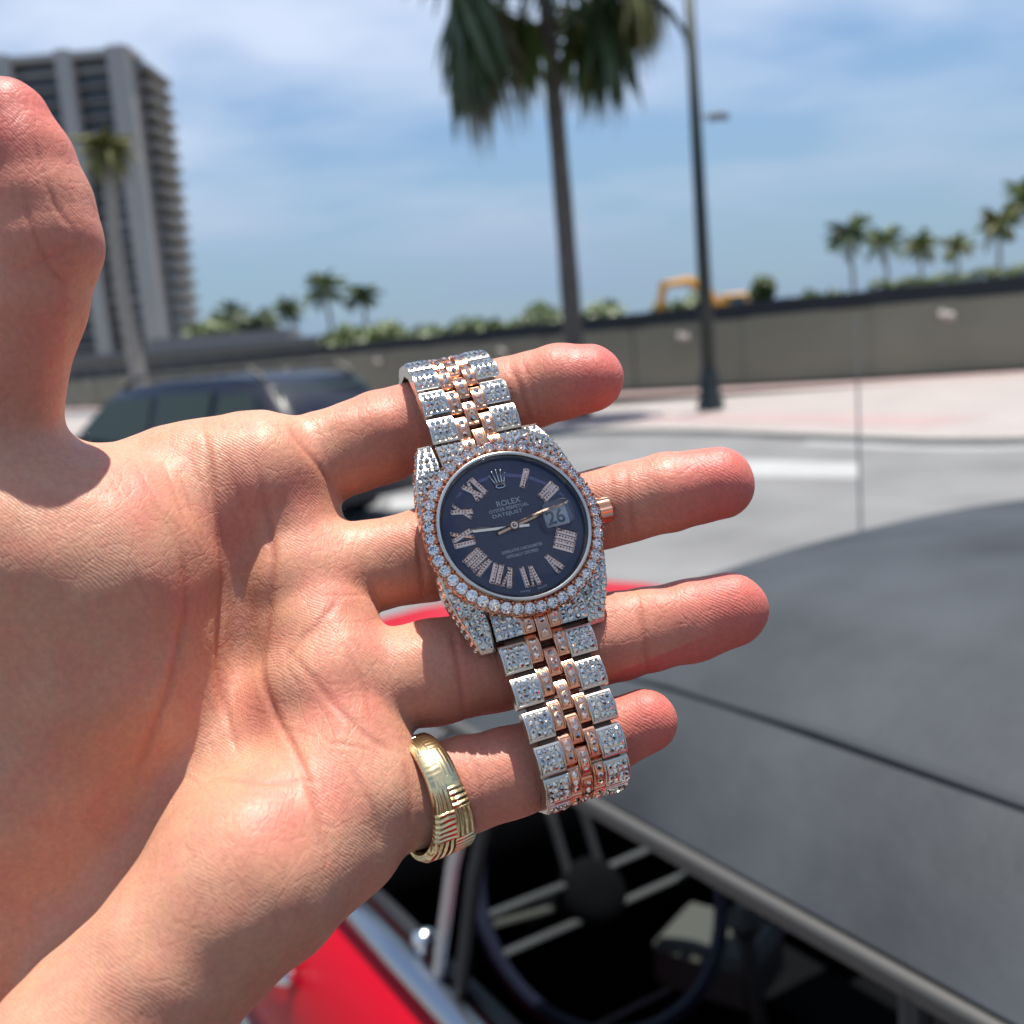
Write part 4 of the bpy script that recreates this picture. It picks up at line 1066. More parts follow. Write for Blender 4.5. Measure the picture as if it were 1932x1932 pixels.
# ---- case, bezel, crystal
mb = MB().lathe([(0, -10.2 * MM), (14.5 * MM, -10.2 * MM), (16.6 * MM, -9.4 * MM), (17.3 * MM, -7.8 * MM), (17.6 * MM, -4.2 * MM), (17.2 * MM, -3.2 * MM), (15 * MM, -3.1 * MM)], 96)
case = mb.build('case', STEEL, watch, angle=35)
mb = MB()
for k in range(150):                      # stones set in the case flank
    a = 2 * math.pi * k / 75; z = -5.0 - 1.5 * (k // 75)
    if abs(math.sin(a)) > .82: continue
    u_ = Vector((math.cos(a), math.sin(a), 0)); add_gem(mb, u_ * 17.55 * MM + Vector((0, 0, z * MM)), .66 * MM, u_)
tag(mb.build('pave_diamonds', GEM_W, case), kind='stuff')
bz = MB().lathe([(16.1 * MM, -3.3 * MM), (16.2 * MM, -.7 * MM), (16.5 * MM, -1.5 * MM), (18.4 * MM, -1.9 * MM), (18.7 * MM, -2.3 * MM), (17.9 * MM, -3.6 * MM)], 128)
bezel = bz.build('bezel', ROSE, watch, angle=30)
gm = gem_mesh(1.22 * MM)
NB = 46
for k in range(NB):
    a = 2 * math.pi * (k + .5) / NB
    o = link_mesh('diamond', gm, None, bezel)
    tl = Vector((math.cos(a) * .34, math.sin(a) * .34, 1)).normalized()
    o.location = (17.6 * MM * math.cos(a), 17.6 * MM * math.sin(a), -.55 * MM)
    o.rotation_euler = (tl.to_track_quat('Z', 'Y') @ Vector((0, 0, 1)).rotation_difference(Vector((0, 0, 1)))).to_euler()
    o.rotation_euler.rotate_axis('Z', wrng.uniform(0, 6)); o.rotation_euler.rotate_axis('X', wrng.uniform(-.08, .08))
mb = MB()
for k in range(NB):
    a = 2 * math.pi * k / NB
    u_ = Vector((math.cos(a), math.sin(a), 0))
    for r, z in ((18.62, -.55), (16.62, -.02)):
        mb.tube([u_ * r * MM + Vector((0, 0, (z - 1) * MM)), u_ * (r - .03) * MM + Vector((0, 0, z * MM)), u_ * (r - .05) * MM + Vector((0, 0, (z + .22) * MM))], [.30 * MM, .29 * MM, .12 * MM], 6)
    a2 = a + math.pi / NB; u2 = Vector((math.cos(a2), math.sin(a2), 0)); t2 = Vector((-math.sin(a2), math.cos(a2), 0))
    b0 = u2 * 18.75 * MM + Vector((0, 0, -1.35 * MM))    # little gallery triangles under each stone
    mb.add([b0 + t2 * .22 * MM, b0 - t2 * .22 * MM, b0 + t2 * .85 * MM + Vector((0, 0, -1.9 * MM)) - u2 * .35 * MM, b0 - t2 * .85 * MM + Vector((0, 0, -1.9 * MM)) - u2 * .35 * MM, b0 - u2 * .8 * MM + Vector((0, 0, -1 * MM))], [(0, 1, 3, 2), (0, 2, 4), (1, 4, 3)])
tag(mb.build('prongs', ROSE, bezel, smooth=False), kind='stuff')
MB().lathe([(14.55 * MM, -1.75 * MM), (14.75 * MM, -.9 * MM), (15.15 * MM, -.15 * MM), (15.5 * MM, .12 * MM), (15.95 * MM, .05 * MM), (16.15 * MM, -.4 * MM), (16.2 * MM, -1.2 * MM)], 160).build('crystal_rim', STEEL, watch, smooth=True)
crystal = MB().lathe([(15.3 * MM, -.3 * MM), (15.2 * MM, .12 * MM), (15.0 * MM, .26 * MM), (10 * MM, .30 * MM), (5 * MM, .31 * MM), (.01 * MM, .31 * MM)], 96).build('crystal', CRYSTAL, watch, smooth=True)
# date lens on the crystal
def rrect(w, h, r, n=5):
    out = []
    for cx, cy, a0 in ((w/2 - r, h/2 - r, 0), (-w/2 + r, h/2 - r, 90), (-w/2 + r, -h/2 + r, 180), (w/2 - r, -h/2 + r, 270)):
        for k in range(n + 1):
            a = math.radians(a0 + 90 * k / n); out.append((cx + r * math.cos(a), cy + r * math.sin(a)))
    return out
def dome(mb, outline, c, levels):
    n = len(outline); rows = []
    for sc, z in levels: rows.append([Vector((c[0] + x * sc, c[1] + y * sc, z)) for x, y in outline])
    vs = [p for r in rows for p in r]; fs = [(i * n + k, i * n + (k + 1) % n, (i + 1) * n + (k + 1) % n, (i + 1) * n + k) for i in range(len(rows) - 1) for k in range(n)]
    fs.append(tuple((len(rows) - 1) * n + k for k in range(n))); mb.add(vs, fs); return mb
ol = rrect(6.5 * MM, 5.7 * MM, 1.7 * MM)
dome(MB(), ol, (9.3 * MM, 0), [(1, .3 * MM), (1, .75 * MM), (.97, .95 * MM), (.9, 1.08 * MM), (.7, 1.22 * MM), (.4, 1.32 * MM), (.1, 1.35 * MM)]).build('date_lens', LENS, crystal, smooth=True)
# ---- dial
dial = MB().lathe([(.01 * MM, -1.6 * MM), (8 * MM, -1.6 * MM), (14.75 * MM, -1.6 * MM), (14.8 * MM, -2.0 * MM)], 96).build('dial', DIALM, watch)
def bar(mb, p0, p1, w, h, z0):
    p0, p1 = Vector(p0), Vector(p1); t = (p1 - p0).normalized(); s = Vector((-t.y, t.x)) * w / 2
    c = [p0 + s, p0 - s, p1 - s, p1 + s]; i = [p0 + s * .55 + t * w * .2, p0 - s * .55 + t * w * .2, p1 - s * .55 - t * w * .2, p1 + s * .55 - t * w * .2]
    vs = [Vector((q.x, q.y, z0)) for q in c] + [Vector((q.x, q.y, z0 + h * .75)) for q in c] + [Vector((q.x, q.y, z0 + h)) for q in i]
    mb.add(vs, [(0, 1, 5, 4), (1, 2, 6, 5), (2, 3, 7, 6), (3, 0, 4, 7), (4, 5, 9, 8), (5, 6, 10, 9), (6, 7, 11, 10), (7, 4, 8, 11), (8, 9, 10, 11)])
    L = (p1 - p0).length; n = max(2, int(L / (.62 * MM)))
    for k in range(n):
        q = p0 + (p1 - p0) * ((k + .5) / n); add_gem(mb, (q.x, q.y, z0 + h), .27 * MM, n=5, tilt=.35)
NUMM = mat('rose_gold_numeral', (.70, .50, .41), .12, 1.0)
NUM = {1: 'I', 2: 'II', 4: 'IIII', 5: 'V', 6: 'VI', 7: 'VII', 8: 'VIII', 9: 'IX', 10: 'X', 11: 'XI'}
for h, s in NUM.items():
    mb = MB(); H2 = 2.2 * MM; sw = 1.3 * MM
    wd = {'I': 1.0, 'V': 2.1, 'X': 2.2}; gap = .22
    tot = sum(wd[c] for c in s) + gap * (len(s) - 1); sq = min(1, 4.4 / tot)
    x = -tot / 2; z0 = -1.58 * MM
    for c in s:
        w = wd[c] * MM * sq; xc = (x * MM) * sq + w / 2
        if c == 'I':
            bar(mb, (xc, -H2), (xc, H2), sw * sq ** .5, .38 * MM, z0)
        elif c == 'V':
            bar(mb, (xc - w * .36, H2), (xc, -H2), sw * .9, .38 * MM, z0); bar(mb, (xc + w * .36, H2), (xc, -H2 * .98), sw * .6, .36 * MM, z0)
        else:
            bar(mb, (xc - w * .36, H2), (xc + w * .36, -H2), sw * .9, .38 * MM, z0); bar(mb, (xc + w * .36, H2), (xc - w * .36, -H2), sw * .6, .36 * MM, z0)
        for yy in ((H2, -H2) if c != 'V' else (H2,)):
            for xo in ((0,) if c == 'I' else (-w * .36, w * .36)):
                bar(mb, (xc + xo - .5 * MM * sq, yy * .96), (xc + xo + .5 * MM * sq, yy * .96), .42 * MM, .33 * MM, z0)
        x += wd[c] + gap
    o = mb.build('hour_numeral', NUMM, dial)
    a = math.radians(30 * h)
    o.location = (10.9 * MM * math.sin(a), 10.9 * MM * math.cos(a), 0); o.rotation_euler = (0, 0, -a)
# emblem at twelve
mb = MB(); z0, z1 = -1.58 * MM, -1.3 * MM
for k, (tx, ty) in enumerate(((-1.75, 1.25), (-.95, 1.95), (0, 2.2), (.95, 1.95), (1.75, 1.25))):
    b0 = Vector(((-.8 + .4 * k) * MM, -1.0 * MM, z1)); t0 = Vector((tx * MM, ty * MM, z1))
    mb.tube([b0, b0.lerp(t0, .5), t0], [.34 * MM, .2 * MM, .11 * MM], 6); mb.tube([t0 - Vector((0, 0, .16 * MM)), t0, t0 + Vector((0, 0, .16 * MM))], [.12 * MM, .24 * MM, .1 * MM], 8)
pts = [Vector((1.0 * math.cos(a) * MM, (-1.35 + .42 * math.sin(a)) * MM, z1)) for a in [2 * math.pi * k / 24 for k in range(25)]]
mb.tube(pts, .17 * MM, 6)
o = mb.build('emblem', HANDS, dial, smooth=True); o.location = (0, 10.3 * MM, 0)
def text_mesh(body, width, m, name='printed_text', cap=None, bold=0.0):
    cu = bpy.data.curves.new('t', 'FONT'); cu.body = body; cu.align_x = 'CENTER'; cu.align_y = 'CENTER'; cu.size = 1; cu.resolution_u = 3; cu.offset = bold
    to = bpy.data.objects.new('t', cu); COL.objects.link(to)
    bpy.context.view_layer.update()
    me = bpy.data.meshes.new_from_object(to.evaluated_get(bpy.context.evaluated_depsgraph_get()))
    bpy.data.objects.remove(to); bpy.data.curves.remove(cu)
    co = np.zeros(len(me.vertices) * 3); me.vertices.foreach_get('co', co); co = co.reshape(-1, 3)
    w = co[:, 0].max() - co[:, 0].min(); h = co[:, 1].max() - co[:, 1].min()
    sx = width / w; sy = sx if cap is None else cap / h
    co[:, 0] = (co[:, 0] - co[:, 0].mean()) * sx; co[:, 1] = (co[:, 1] - (co[:, 1].max() + co[:, 1].min()) / 2) * sy
    me.vertices.foreach_set('co', co.ravel()); me.materials.clear(); me.materials.append(m); me.name = name
    return me
for body, w, cap, y in (('ROLEX', 5.2, 1.22, 5.35), ('OYSTER PERPETUAL', 8.6, .74, 4.05), ('DATEJUST', 6.5, 1.0, 2.85), ('SUPERLATIVE CHRONOMETER', 8.8, .66, -4.9), ('OFFICIALLY CERTIFIED', 6.9, .66, -5.95)):
    o = link_mesh('printed_text', text_mesh(body, w * MM, PRINT, cap=cap * MM, bold=.012), None, dial); o.location = (0, y * MM, -1.585 * MM)
for body, sg in (('SWISS', -1), ('MADE', 1)):
    o = link_mesh('printed_text', text_mesh(body, 2.0 * MM, PRINT, cap=.42 * MM), None, dial)
    a = math.radians(7.5) * sg; o.location = (13.75 * MM * math.sin(a), -13.75 * MM * math.cos(a), -1.585 * MM); o.rotation_euler = (0, 0, a)
dw = MB().prism([(x + 9.3 * MM, y) for x, y in rrect(5.2 * MM, 4.3 * MM, .5 * MM)], -1.585 * MM, -1.54 * MM).build('date_window', WHITE, dial)
o = link_mesh('printed_text', text_mesh('26', 3.9 * MM, INK, cap=3.1 * MM, bold=.02), None, dw); o.location = (9.3 * MM, -.1 * MM, -1.50 * MM)
def clock_hand(name, ang, L, tail, w, m, z):
    mb = MB(); h = .22 * MM
    for s in (-1, 1):
        mb.add([(0, s * 0, z + h), (s * w / 2, -tail, z), (s * w / 2 * .95, L * .96, z), (0, L, z + h), (0, -tail, z + h)], [(0, 1, 2, 3) if s > 0 else (3, 2, 1, 0), (4, 1, 0) if s > 0 else (0, 1, 4)])
    o = mb.build(name, m, watch); o.rotation_euler = (0, 0, -ang); return o
a_h = math.radians(262 + 15); a_m = math.radians(63.4 + 15.5)
clock_hand('hour_hand', a_h, 8.9 * MM, 3.2 * MM, 1.0 * MM, HANDS, -1.25 * MM)
clock_hand('minute_hand', a_m, 13.0 * MM, 3.9 * MM, .95 * MM, HANDM, -.95 * MM)
MB().lathe([(1.05 * MM, -1.5 * MM), (1.05 * MM, -.75 * MM), (.8 * MM, -.55 * MM), (.35 * MM, -.5 * MM), (.3 * MM, -.62 * MM), (.01 * MM, -.6 * MM)], 20).build('hand_pivot', HANDM, watch, smooth=True)
# ---- winding crown
mb = MB(); n = 48; prof = [(18.0, 2.0), (19.3, 2.0), (19.3, 2.75), (19.6, 3.0), (22.3, 3.0), (22.8, 2.7), (23.0, 1.8), (23.05, .01)]
rows = []
for x, r in prof:
    rows.append([Vector((x * MM, (r * (1 - (.07 if (k % 4 < 2 and r > 2.6) else 0))) * MM * math.cos(2 * math.pi * k / n), -5.6 * MM + (r * (1 - (.07 if (k % 4 < 2 and r > 2.6) else 0))) * MM * math.sin(2 * math.pi * k / n))) for k in range(n + 1)])
mb.grid(rows).build('winding_crown', ROSE, watch)
# ---- lugs
def lug(sx, sy):
    # outline in the dial plane, top height falls towards the tip
    o_ = [(17.6, 5.5, -2.6), (17.3, 10, -2.9), (16.2, 15, -3.5), (14.6, 19.5, -4.6), (13.3, 22.8, -5.8), (10.2, 22.9, -5.9), (10.1, 18, -4.4), (10.6, 14, -3.4), (14.3, 10, -2.9)]
    top = [Vector((sx * x * MM, sy * y * MM, z * MM)) for x, y, z in o_]; bot = [Vector((p.x * (.99), p.y, -9.0 * MM)) for p in top]
    c = sum(top, Vector()) / len(top); n = len(o_); mb = MB()
    edge = [p + Vector((0, 0, -.35 * MM)) for p in top]; inn = [p.lerp(c, .10) for p in top]
    vs = inn + edge + bot; fl = (lambda q: q if sx * sy > 0 else q[::-1])
    fs = [fl(tuple(range(n)))]
    for j in (0, 1):
        for k in range(n): fs.append(fl((j * n + (k + 1) % n, j * n + k, (j + 1) * n + k, (j + 1) * n + (k + 1) % n)))
    fs.append(fl(tuple(2 * n + k for k in range(n - 1, -1, -1))))
    mb.add(vs, fs); o = recalc(mb.build('lug', STEEL, watch)); g = MB()
    for k in range(12):
        t = k / 11; y = 8 + t * 13.7
        xo = np.interp(y, [5.5, 10, 15, 19.5, 22.8], [17.6, 17.3, 16.2, 14.6, 13.3]); xi = np.interp(y, [8, 10, 14, 18, 22.9], [15.6, 14.3, 10.6, 10.1, 10.2])
        z = np.interp(y, [5.5, 10, 15, 19.5, 22.8], [-2.6, -2.9, -3.5, -4.6, -5.8]); nn = max(1, int((xo - xi - .5) / 1.2))
        for i in range(nn):
            x = xi + .3 + (i + .5) * (xo - xi - .6) / nn
            add_gem(g, (sx * x * MM, sy * y * MM, z * MM), .58 * MM, Vector((0, sy * .25, 1)))
            add_bead(g, (sx * (x + .55) * MM, sy * (y + .7) * MM, (z + .05) * MM), .2 * MM)
    for k in range(11):                    # outer flank
        y = 6.5 + k * 1.5; xo = np.interp(y, [5.5, 10, 15, 19.5, 22.8], [17.6, 17.3, 16.2, 14.6, 13.3]); z = np.interp(y, [5.5, 10, 15, 19.5, 22.8], [-2.6, -2.9, -3.5, -4.6, -5.8])
        for zz in (1.3, 2.7): add_gem(g, (sx * xo * MM, sy * y * MM, (z - zz) * MM), .66 * MM, Vector((sx, sy * .25, 0)))
    tag(g.build('pave_diamonds', GEM_W, o), kind='stuff')
for sx in (-1, 1):
    for sy in (-1, 1): lug(sx, sy)
# ---- bracelet links
def link_profile(L, th, sag):
    top = [(-L / 2, -sag - .25 * MM)] + [(L * t, -sag * (2 * t) ** 2) for t in (-.47, -.36, -.22, -.08, .08, .22, .36, .47)] + [(L / 2, -sag - .25 * MM)]
    return top + [(L / 2, -th), (-L / 2, -th)]
def make_link(name, w, L, th, sag, metal, gem, cols, rows_, gr, rim=True):
    pr = link_profile(L, th, sag); n = len(pr); mb = MB()
    xs = [-w / 2, -w / 2 + .14 * MM, w / 2 - .14 * MM, w / 2]
    vs = []
    for i, x in enumerate(xs):
        ins = .12 * MM if i in (0, 3) else 0
        vs += [Vector((x, y * (1 - .02 * (i in (0, 3))), z - (ins if z > -th * .8 else 0))) for y, z in pr]
    fs = [(i * n + k, i * n + (k + 1) % n, (i + 1) * n + (k + 1) % n, (i + 1) * n + k) for i in range(3) for k in range(n)]
    fs += [tuple(range(n - 1, -1, -1)), tuple(3 * n + k for k in range(n))]
    mb.add(vs, fs)
    if rim:                                # raised frame round the stones
        fx, fy = w / 2 - .42 * MM, L / 2 - .55 * MM
        for x in (-fx, fx): mb.tube([(x, L * t, -sag * (2 * t) ** 2 + .03 * MM) for t in (-.40, -.2, 0, .2, .40)], .11 * MM, 5)
        for s in (-1, 1): mb.tube([(-fx, s * .40 * L, -sag * .64 + .03 * MM), (fx, s * .40 * L, -sag * .64 + .03 * MM)], .11 * MM, 5)
    g = MB()
    for i in range(cols):
        for j in range(rows_):
            x = ((i + .5) / cols - .5) * (w - 1.1 * MM); t = ((j + .5) / rows_ - .5) * .76
            up = Vector((0, 4 * sag * 2 * t / L, 1)).normalized()
            add_gem(g, (x, t * L, -sag * (2 * t) ** 2 + .04 * MM), gr, up, 7)
            if i < cols - 1 and j < rows_ - 1:
                add_bead(g, (x + (w - 1.1 * MM) / cols / 2, (t + .38 / rows_) * L, -sag * (2 * t) ** 2 + .1 * MM), .17 * MM, up)
    return recalc_mesh(mb.mesh(name, metal, angle=32)), g.mesh('pave_diamonds', gem)
def recalc_mesh(me):
    bm = bmesh.new(); bm.from_mesh(me); bmesh.ops.recalc_face_normals(bm, faces=bm.faces); bm.to_mesh(me); bm.free(); return me
PITCHL = 6.9 * MM
lower = [0, 0, 1, 7, 38, 84, 112, 140]
upper = [0, 8, 20, 50, 84, 112, 140]
outer_vars = [make_link('outer_link', 5.9 * MM, 6.15 * MM, 2.9 * MM, .95 * MM, STEEL, GEM_W, 4, 4, .62 * MM) for _ in range(4)]
inner_vars = [make_link('centre_link', 2.8 * MM, 6.0 * MM, 2.9 * MM, 1.0 * MM, ROSE, GEM_R, 1, 3, .70 * MM) for _ in range(4)]
plain = MB().tube([(-8.6 * MM, 0, 0), (8.6 * MM, 0, 0)], .75 * MM, 10).mesh('link_pin', ROSE_D, smooth=True)
def path_pts(angs, sgn):
    y, z = 21.9 * MM, -4.4 * MM; out = [(y, z, 0)]
    for a in angs:
        r = math.radians(a); y += PITCHL * math.cos(r); z -= PITCHL * math.sin(r); out.append((y, z, r))
    return out
def along(pts, t):                        # t in rows, returns y, z, angle
    i = min(max(int(math.floor(t)), 0), len(pts) - 2); f_ = t - i
    return pts[i][0] + (pts[i+1][0] - pts[i][0]) * f_, pts[i][1] + (pts[i+1][1] - pts[i][1]) * f_
def place_link(var, name, x, t, pts, sgn, sc):
    y0, z0 = along(pts, t - .46); y1, z1 = along(pts, t + .46)
    o = link_mesh(name, var[0], None, watch)
    yv = Vector((0, sgn * (y1 - y0), z1 - z0)).normalized()
    if sgn < 0: yv = -yv
    zv = Vector((1, 0, 0)).cross(yv)
    R = Matrix((Vector((1, 0, 0)), yv, zv)).transposed()
    R = R @ Matrix.Rotation(wrng.uniform(-.03, .03), 3, 'X') @ Matrix.Diagonal((sc, 1, 1))
    o.matrix_local = Matrix.Translation((x, sgn * (y0 + y1) / 2, (z0 + z1) / 2)) @ R.to_4x4()
    g = link_mesh('pave_diamonds', var[1], None, o); tag(g, kind='stuff')
for angs, sgn in ((lower, -1), (upper, 1)):
    pts = path_pts(angs, sgn); n = len(angs)
    for r in range(n):
        sc = 1 - .026 * r * (1 if sgn < 0 else .7)
        for s in (-1, 1):
            place_link(wrng.choice(outer_vars), 'outer_link', s * 7.05 * MM * sc, r + .5, pts, sgn, sc)
            place_link(wrng.choice(inner_vars), 'centre_link', s * 2.85 * MM * sc, r + .5 - .12, pts, sgn, sc)
        place_link(wrng.choice(inner_vars), 'centre_link', 0, r + .5 - .12 + (.5 if r < n - 1 else .1) , pts, sgn, sc)
        for tt, wx in ((.02, .96), (.5, .48)):
            y, z = along(pts, r + tt); y0, z0 = along(pts, max(r + tt - .3, 0)); y1, z1 = along(pts, r + tt + .3); dv = Vector((y1 - y0, z1 - z0)).normalized()
            o = link_mesh('link_pin', plain, None, watch); o.location = (0, sgn * (y + dv.y * 1.7 * MM), z - dv.x * 1.7 * MM); o.scale = (wx * sc, 1, 1)
# end pieces between the lugs
for sgn in (-1, 1):
    for s in (-1, 1):
        mb = MB(); g = MB()
        vs = []
        for x, y in ((4.2, 15.6), (9.9, 13.2), (9.9, 21.4), (4.2, 21.4)):
            z = np.interp(y, [13, 17, 21.4], [-3.4, -3.2, -4.2]); vs.append(Vector((s * x * MM, sgn * y * MM, z * MM)))
        b = [Vector((p.x, p.y, -7.6 * MM)) for p in vs]; mb.add(vs + b, [(0, 1, 2, 3), (7, 6, 5, 4)] + [(k, 4 + k, 4 + (k + 1) % 4, (k + 1) % 4) for k in range(4)])
        o = recalc(mb.build('end_link', STEEL, watch))
        for i in range(4):
            for j in range(5):
                x = 4.95 + i * 1.4; y = 15.0 + j * 1.42
                if x < 6 and y < 16: continue
                add_gem(g, (s * x * MM, sgn * y * MM, np.interp(y, [13, 17, 21.4], [-3.4, -3.2, -4.2]) * MM), .68 * MM); add_bead(g, (s * (x + .7) * MM, sgn * (y + .7) * MM, np.interp(y, [13, 17, 21.4], [-3.4, -3.2, -4.2]) * MM + .08 * MM), .2 * MM)
        tag(g.build('pave_diamonds', GEM_W, o), kind='stuff')
    for x in (-2.85, 0, 2.85):
        L = 4.0 if x else 6.2
        v_ = make_link('end_link', 2.7 * MM, L * MM, 2.6 * MM, .4 * MM, ROSE, GEM_R, 1, 2, .66 * MM)
        o = link_mesh('end_link', v_[0], None, watch); o.location = (x * MM, sgn * (17.6 + L / 2) * MM, -3.6 * MM); o.rotation_euler = (-sgn * .12, 0, 0)
        tag(link_mesh('pave_diamonds', v_[1], None, o), kind='stuff')

# ================================================================== gold ring on the little finger
GOLD = bpy.data.materials.new('worn_engraved_gold'); GOLD.use_nodes = True
nt = GOLD.node_tree; b = nt.nodes['Principled BSDF']
b.inputs['Base Color'].default_value = (.83, .66, .36, 1); b.inputs['Metallic'].default_value = 1; b.inputs['Roughness'].default_value = .24
uvn = nt.nodes.new('ShaderNodeUVMap'); sp = nt.nodes.new('ShaderNodeSeparateXYZ'); nt.links.new(uvn.outputs[0], sp.inputs[0])
wv = nt.nodes.new('ShaderNodeTexWave'); wv.bands_direction = 'X'; wv.inputs['Scale'].default_value = 3.4; wv.inputs['Distortion'].default_value = 2.5; wv.inputs['Detail Scale'].default_value = .6
chk = nt.nodes.new('ShaderNodeTexChecker'); chk.inputs['Scale'].default_value = 1.9
wv2 = nt.nodes.new('ShaderNodeTexWave'); wv2.bands_direction = 'Y'; wv2.inputs['Scale'].default_value = 2.6; wv2.inputs['Distortion'].default_value = 3
for w_ in (wv, wv2, chk): nt.links.new(uvn.outputs[0], w_.inputs['Vector'])
mx = nt.nodes.new('ShaderNodeMix'); mx.data_type = 'FLOAT'; nt.links.new(chk.outputs['Fac'], mx.inputs['Factor']); nt.links.new(wv.outputs['Fac'], mx.inputs['A']); nt.links.new(wv2.outputs['Fac'], mx.inputs['B'])
msk = nt.nodes.new('ShaderNodeMapRange'); nt.links.new(sp.outputs['X'], msk.inputs['Value']); msk.inputs['From Min'].default_value = 1.15; msk.inputs['From Max'].default_value = 1.45; msk.inputs['To Min'].default_value = .05; msk.inputs['To Max'].default_value = 1
mu = nt.nodes.new('ShaderNodeMath'); mu.operation = 'MULTIPLY'; nt.links.new(mx.outputs['Result'], mu.inputs[0]); nt.links.new(msk.outputs[0], mu.inputs[1])
bp = nt.nodes.new('ShaderNodeBump'); bp.inputs['Strength'].default_value = 1.0; bp.inputs['Distance'].default_value = .0006
nt.links.new(mu.outputs[0], bp.inputs['Height']); nt.links.new(bp.outputs[0], b.inputs['Normal'])
def build_ring():
    c = P(808, 1497, .2050); ax_c = Vector((.86, .22, -.46)).normalized()       # along the finger: right, up, away
    ax = CAMM.to_3x3() @ ax_c; up = CAMM.to_3x3() @ Vector((0, 1, 0)); up = (up - ax * up.dot(ax)).normalized(); fr = up.cross(ax)
    if fr.dot(_f) > 0: fr = -fr
    n = 96; vs = []; uvs = []
    # angle 0 = top, quarter turn = towards the viewer, half turn = bottom
    for k in range(n):
        a = 2 * math.pi * k / n; w = (6.2 + 5.0 * (.5 - .5 * math.cos(a)) ** 2.0) * MM / 2
        th = (1.25 + .7 * (.5 - .5 * math.cos(a))) * MM; R0 = 10.6 * MM
        rad = up * math.cos(a) + fr * math.sin(a)
        for s, t in ((-1, 0), (-1, .55), (-.82, .92), (-.3, 1.0), (.3, 1.0), (.82, .92), (1, .55), (1, 0)):
            vs.append(rad * (R0 + th * t) + ax * w * s)
    fs = [(k * 8 + j, k * 8 + (j + 1) % 8, ((k + 1) % n) * 8 + (j + 1) % 8, ((k + 1) % n) * 8 + j) for k in range(n) for j in range(8)]
    mb = MB().add(vs, fs); me = mb.mesh('ring', GOLD, angle=40); recalc_mesh(me)
    uvl = me.uv_layers.new(name='UVMap')
    for p in me.polygons:
        ks = [v // 8 for v in p.vertices]; wrap = max(ks) - min(ks) > n / 2
        for li, vi in zip(p.loop_indices, p.vertices):
            k = vi // 8; k = k + n if (wrap and k < n / 2) else k
            uvl.data[li].uv = (k / n * 6.283, (-1, -.95, -.8, -.3, .3, .8, .95, 1)[vi % 8] * .5)
    o = link_mesh('finger_ring', me); o.location = c
    return tag(o, 'wide engraved yellow gold ring on the little finger', 'ring')
build_ring()
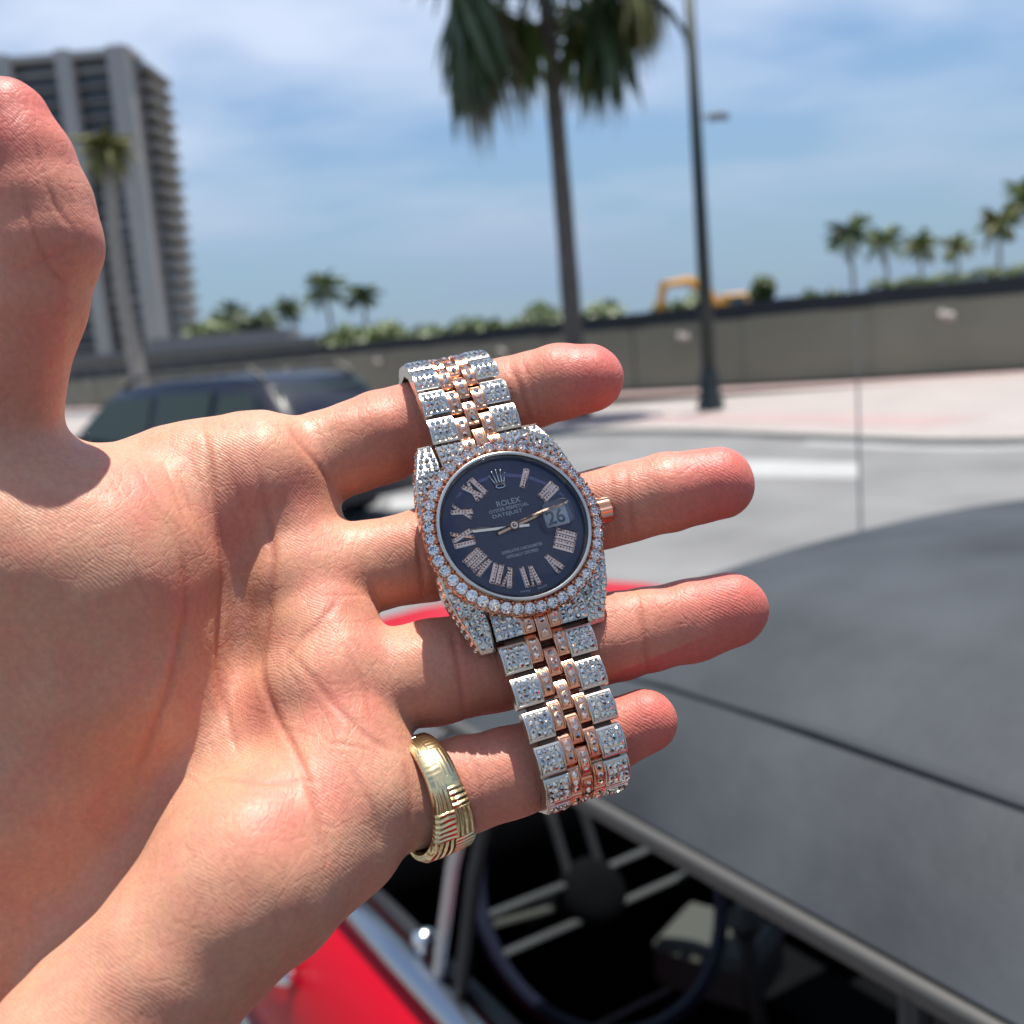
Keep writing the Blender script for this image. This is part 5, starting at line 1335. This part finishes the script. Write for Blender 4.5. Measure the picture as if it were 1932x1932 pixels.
# ================================================================== unseen photographer, added behind the camera to shade the palm
def build_unseen_person():
    J = {  # joint: (x, y, z, radius x, radius y)
        'pelvis': (0, -.50, .98, .165, .12), 'waist': (0, -.49, 1.12, .15, .11), 'chest': (0, -.47, 1.30, .17, .12), 'collar': (0, -.48, 1.46, .10, .085), 'neck': (0, -.46, 1.54, .058, .06), 'chin': (0, -.44, 1.60, .065, .075), 'skull': (0, -.455, 1.70, .078, .095), 'crown': (0, -.47, 1.775, .055, .06),
        'shl': (-.19, -.48, 1.43, .068, .065), 'ell': (-.33, -.26, 1.22, .048, .048), 'wrl': (-.158, .135, 1.475, .030, .030),
        'shr': (.19, -.48, 1.43, .068, .065), 'elr': (.30, -.36, 1.20, .047, .047), 'wrr': (.10, -.13, 1.50, .032, .028), 'hdr': (.05, -.075, 1.58, .03, .018),
        'hipl': (-.10, -.50, .92, .10, .10), 'knl': (-.11, -.47, .50, .06, .065), 'anl': (-.12, -.51, .09, .042, .045), 'tol': (-.13, -.36, .045, .04, .03),
        'hipr': (.10, -.50, .92, .10, .10), 'knr': (.11, -.47, .50, .06, .065), 'anr': (.12, -.51, .09, .042, .045), 'tor': (.13, -.36, .045, .04, .03)}
    E_ = [('pelvis', 'waist'), ('waist', 'chest'), ('chest', 'collar'), ('collar', 'neck'), ('neck', 'chin'), ('chin', 'skull'), ('skull', 'crown'), ('chest', 'shl'), ('shl', 'ell'), ('ell', 'wrl'), ('chest', 'shr'), ('shr', 'elr'), ('elr', 'wrr'), ('wrr', 'hdr'),
          ('pelvis', 'hipl'), ('hipl', 'knl'), ('knl', 'anl'), ('anl', 'tol'), ('pelvis', 'hipr'), ('hipr', 'knr'), ('knr', 'anr'), ('anr', 'tor')]
    names = list(J); me = bpy.data.meshes.new('unseen_person')
    me.from_pydata([J[n][:3] for n in names], [(names.index(a), names.index(b_)) for a, b_ in E_], [])
    o = link_mesh('unseen_person', me); md = o.modifiers.new('skin', 'SKIN')
    for i, n in enumerate(names): me.skin_vertices[0].data[i].radius = J[n][3:5]; me.skin_vertices[0].data[i].use_root = (n == 'pelvis')
    o.modifiers.new('sub', 'SUBSURF').render_levels = 2
    m = bpy.data.materials.new('clothes_and_skin'); m.use_nodes = True; nt = m.node_tree; b = nt.nodes['Principled BSDF']
    tc = nt.nodes.new('ShaderNodeTexCoord'); sp = nt.nodes.new('ShaderNodeSeparateXYZ'); nt.links.new(tc.outputs['Object'], sp.inputs[0])
    r = nt.nodes.new('ShaderNodeValToRGB'); r.color_ramp.interpolation = 'CONSTANT'; e = r.color_ramp.elements
    e[0].position = 0; e[0].color = (.03, .03, .03, 1); e[1].position = .05; e[1].color = (.03, .035, .05, 1)
    for p, c in ((.49, (.035, .035, .04)), (.755, (.45, .24, .16)), (.86, (.03, .02, .015))): n = e.new(p); n.color = (*c, 1)
    dv = nt.nodes.new('ShaderNodeMath'); dv.operation = 'DIVIDE'; dv.inputs[1].default_value = 2.0; nt.links.new(sp.outputs['Z'], dv.inputs[0]); nt.links.new(dv.outputs[0], r.inputs[0]); nt.links.new(r.outputs[0], b.inputs['Base Color']); b.inputs['Roughness'].default_value = .8
    me.materials.append(m)
    tag(o, 'unseen photographer in dark clothes, added behind the camera to shade the hand', 'unseen_person')
build_unseen_person()
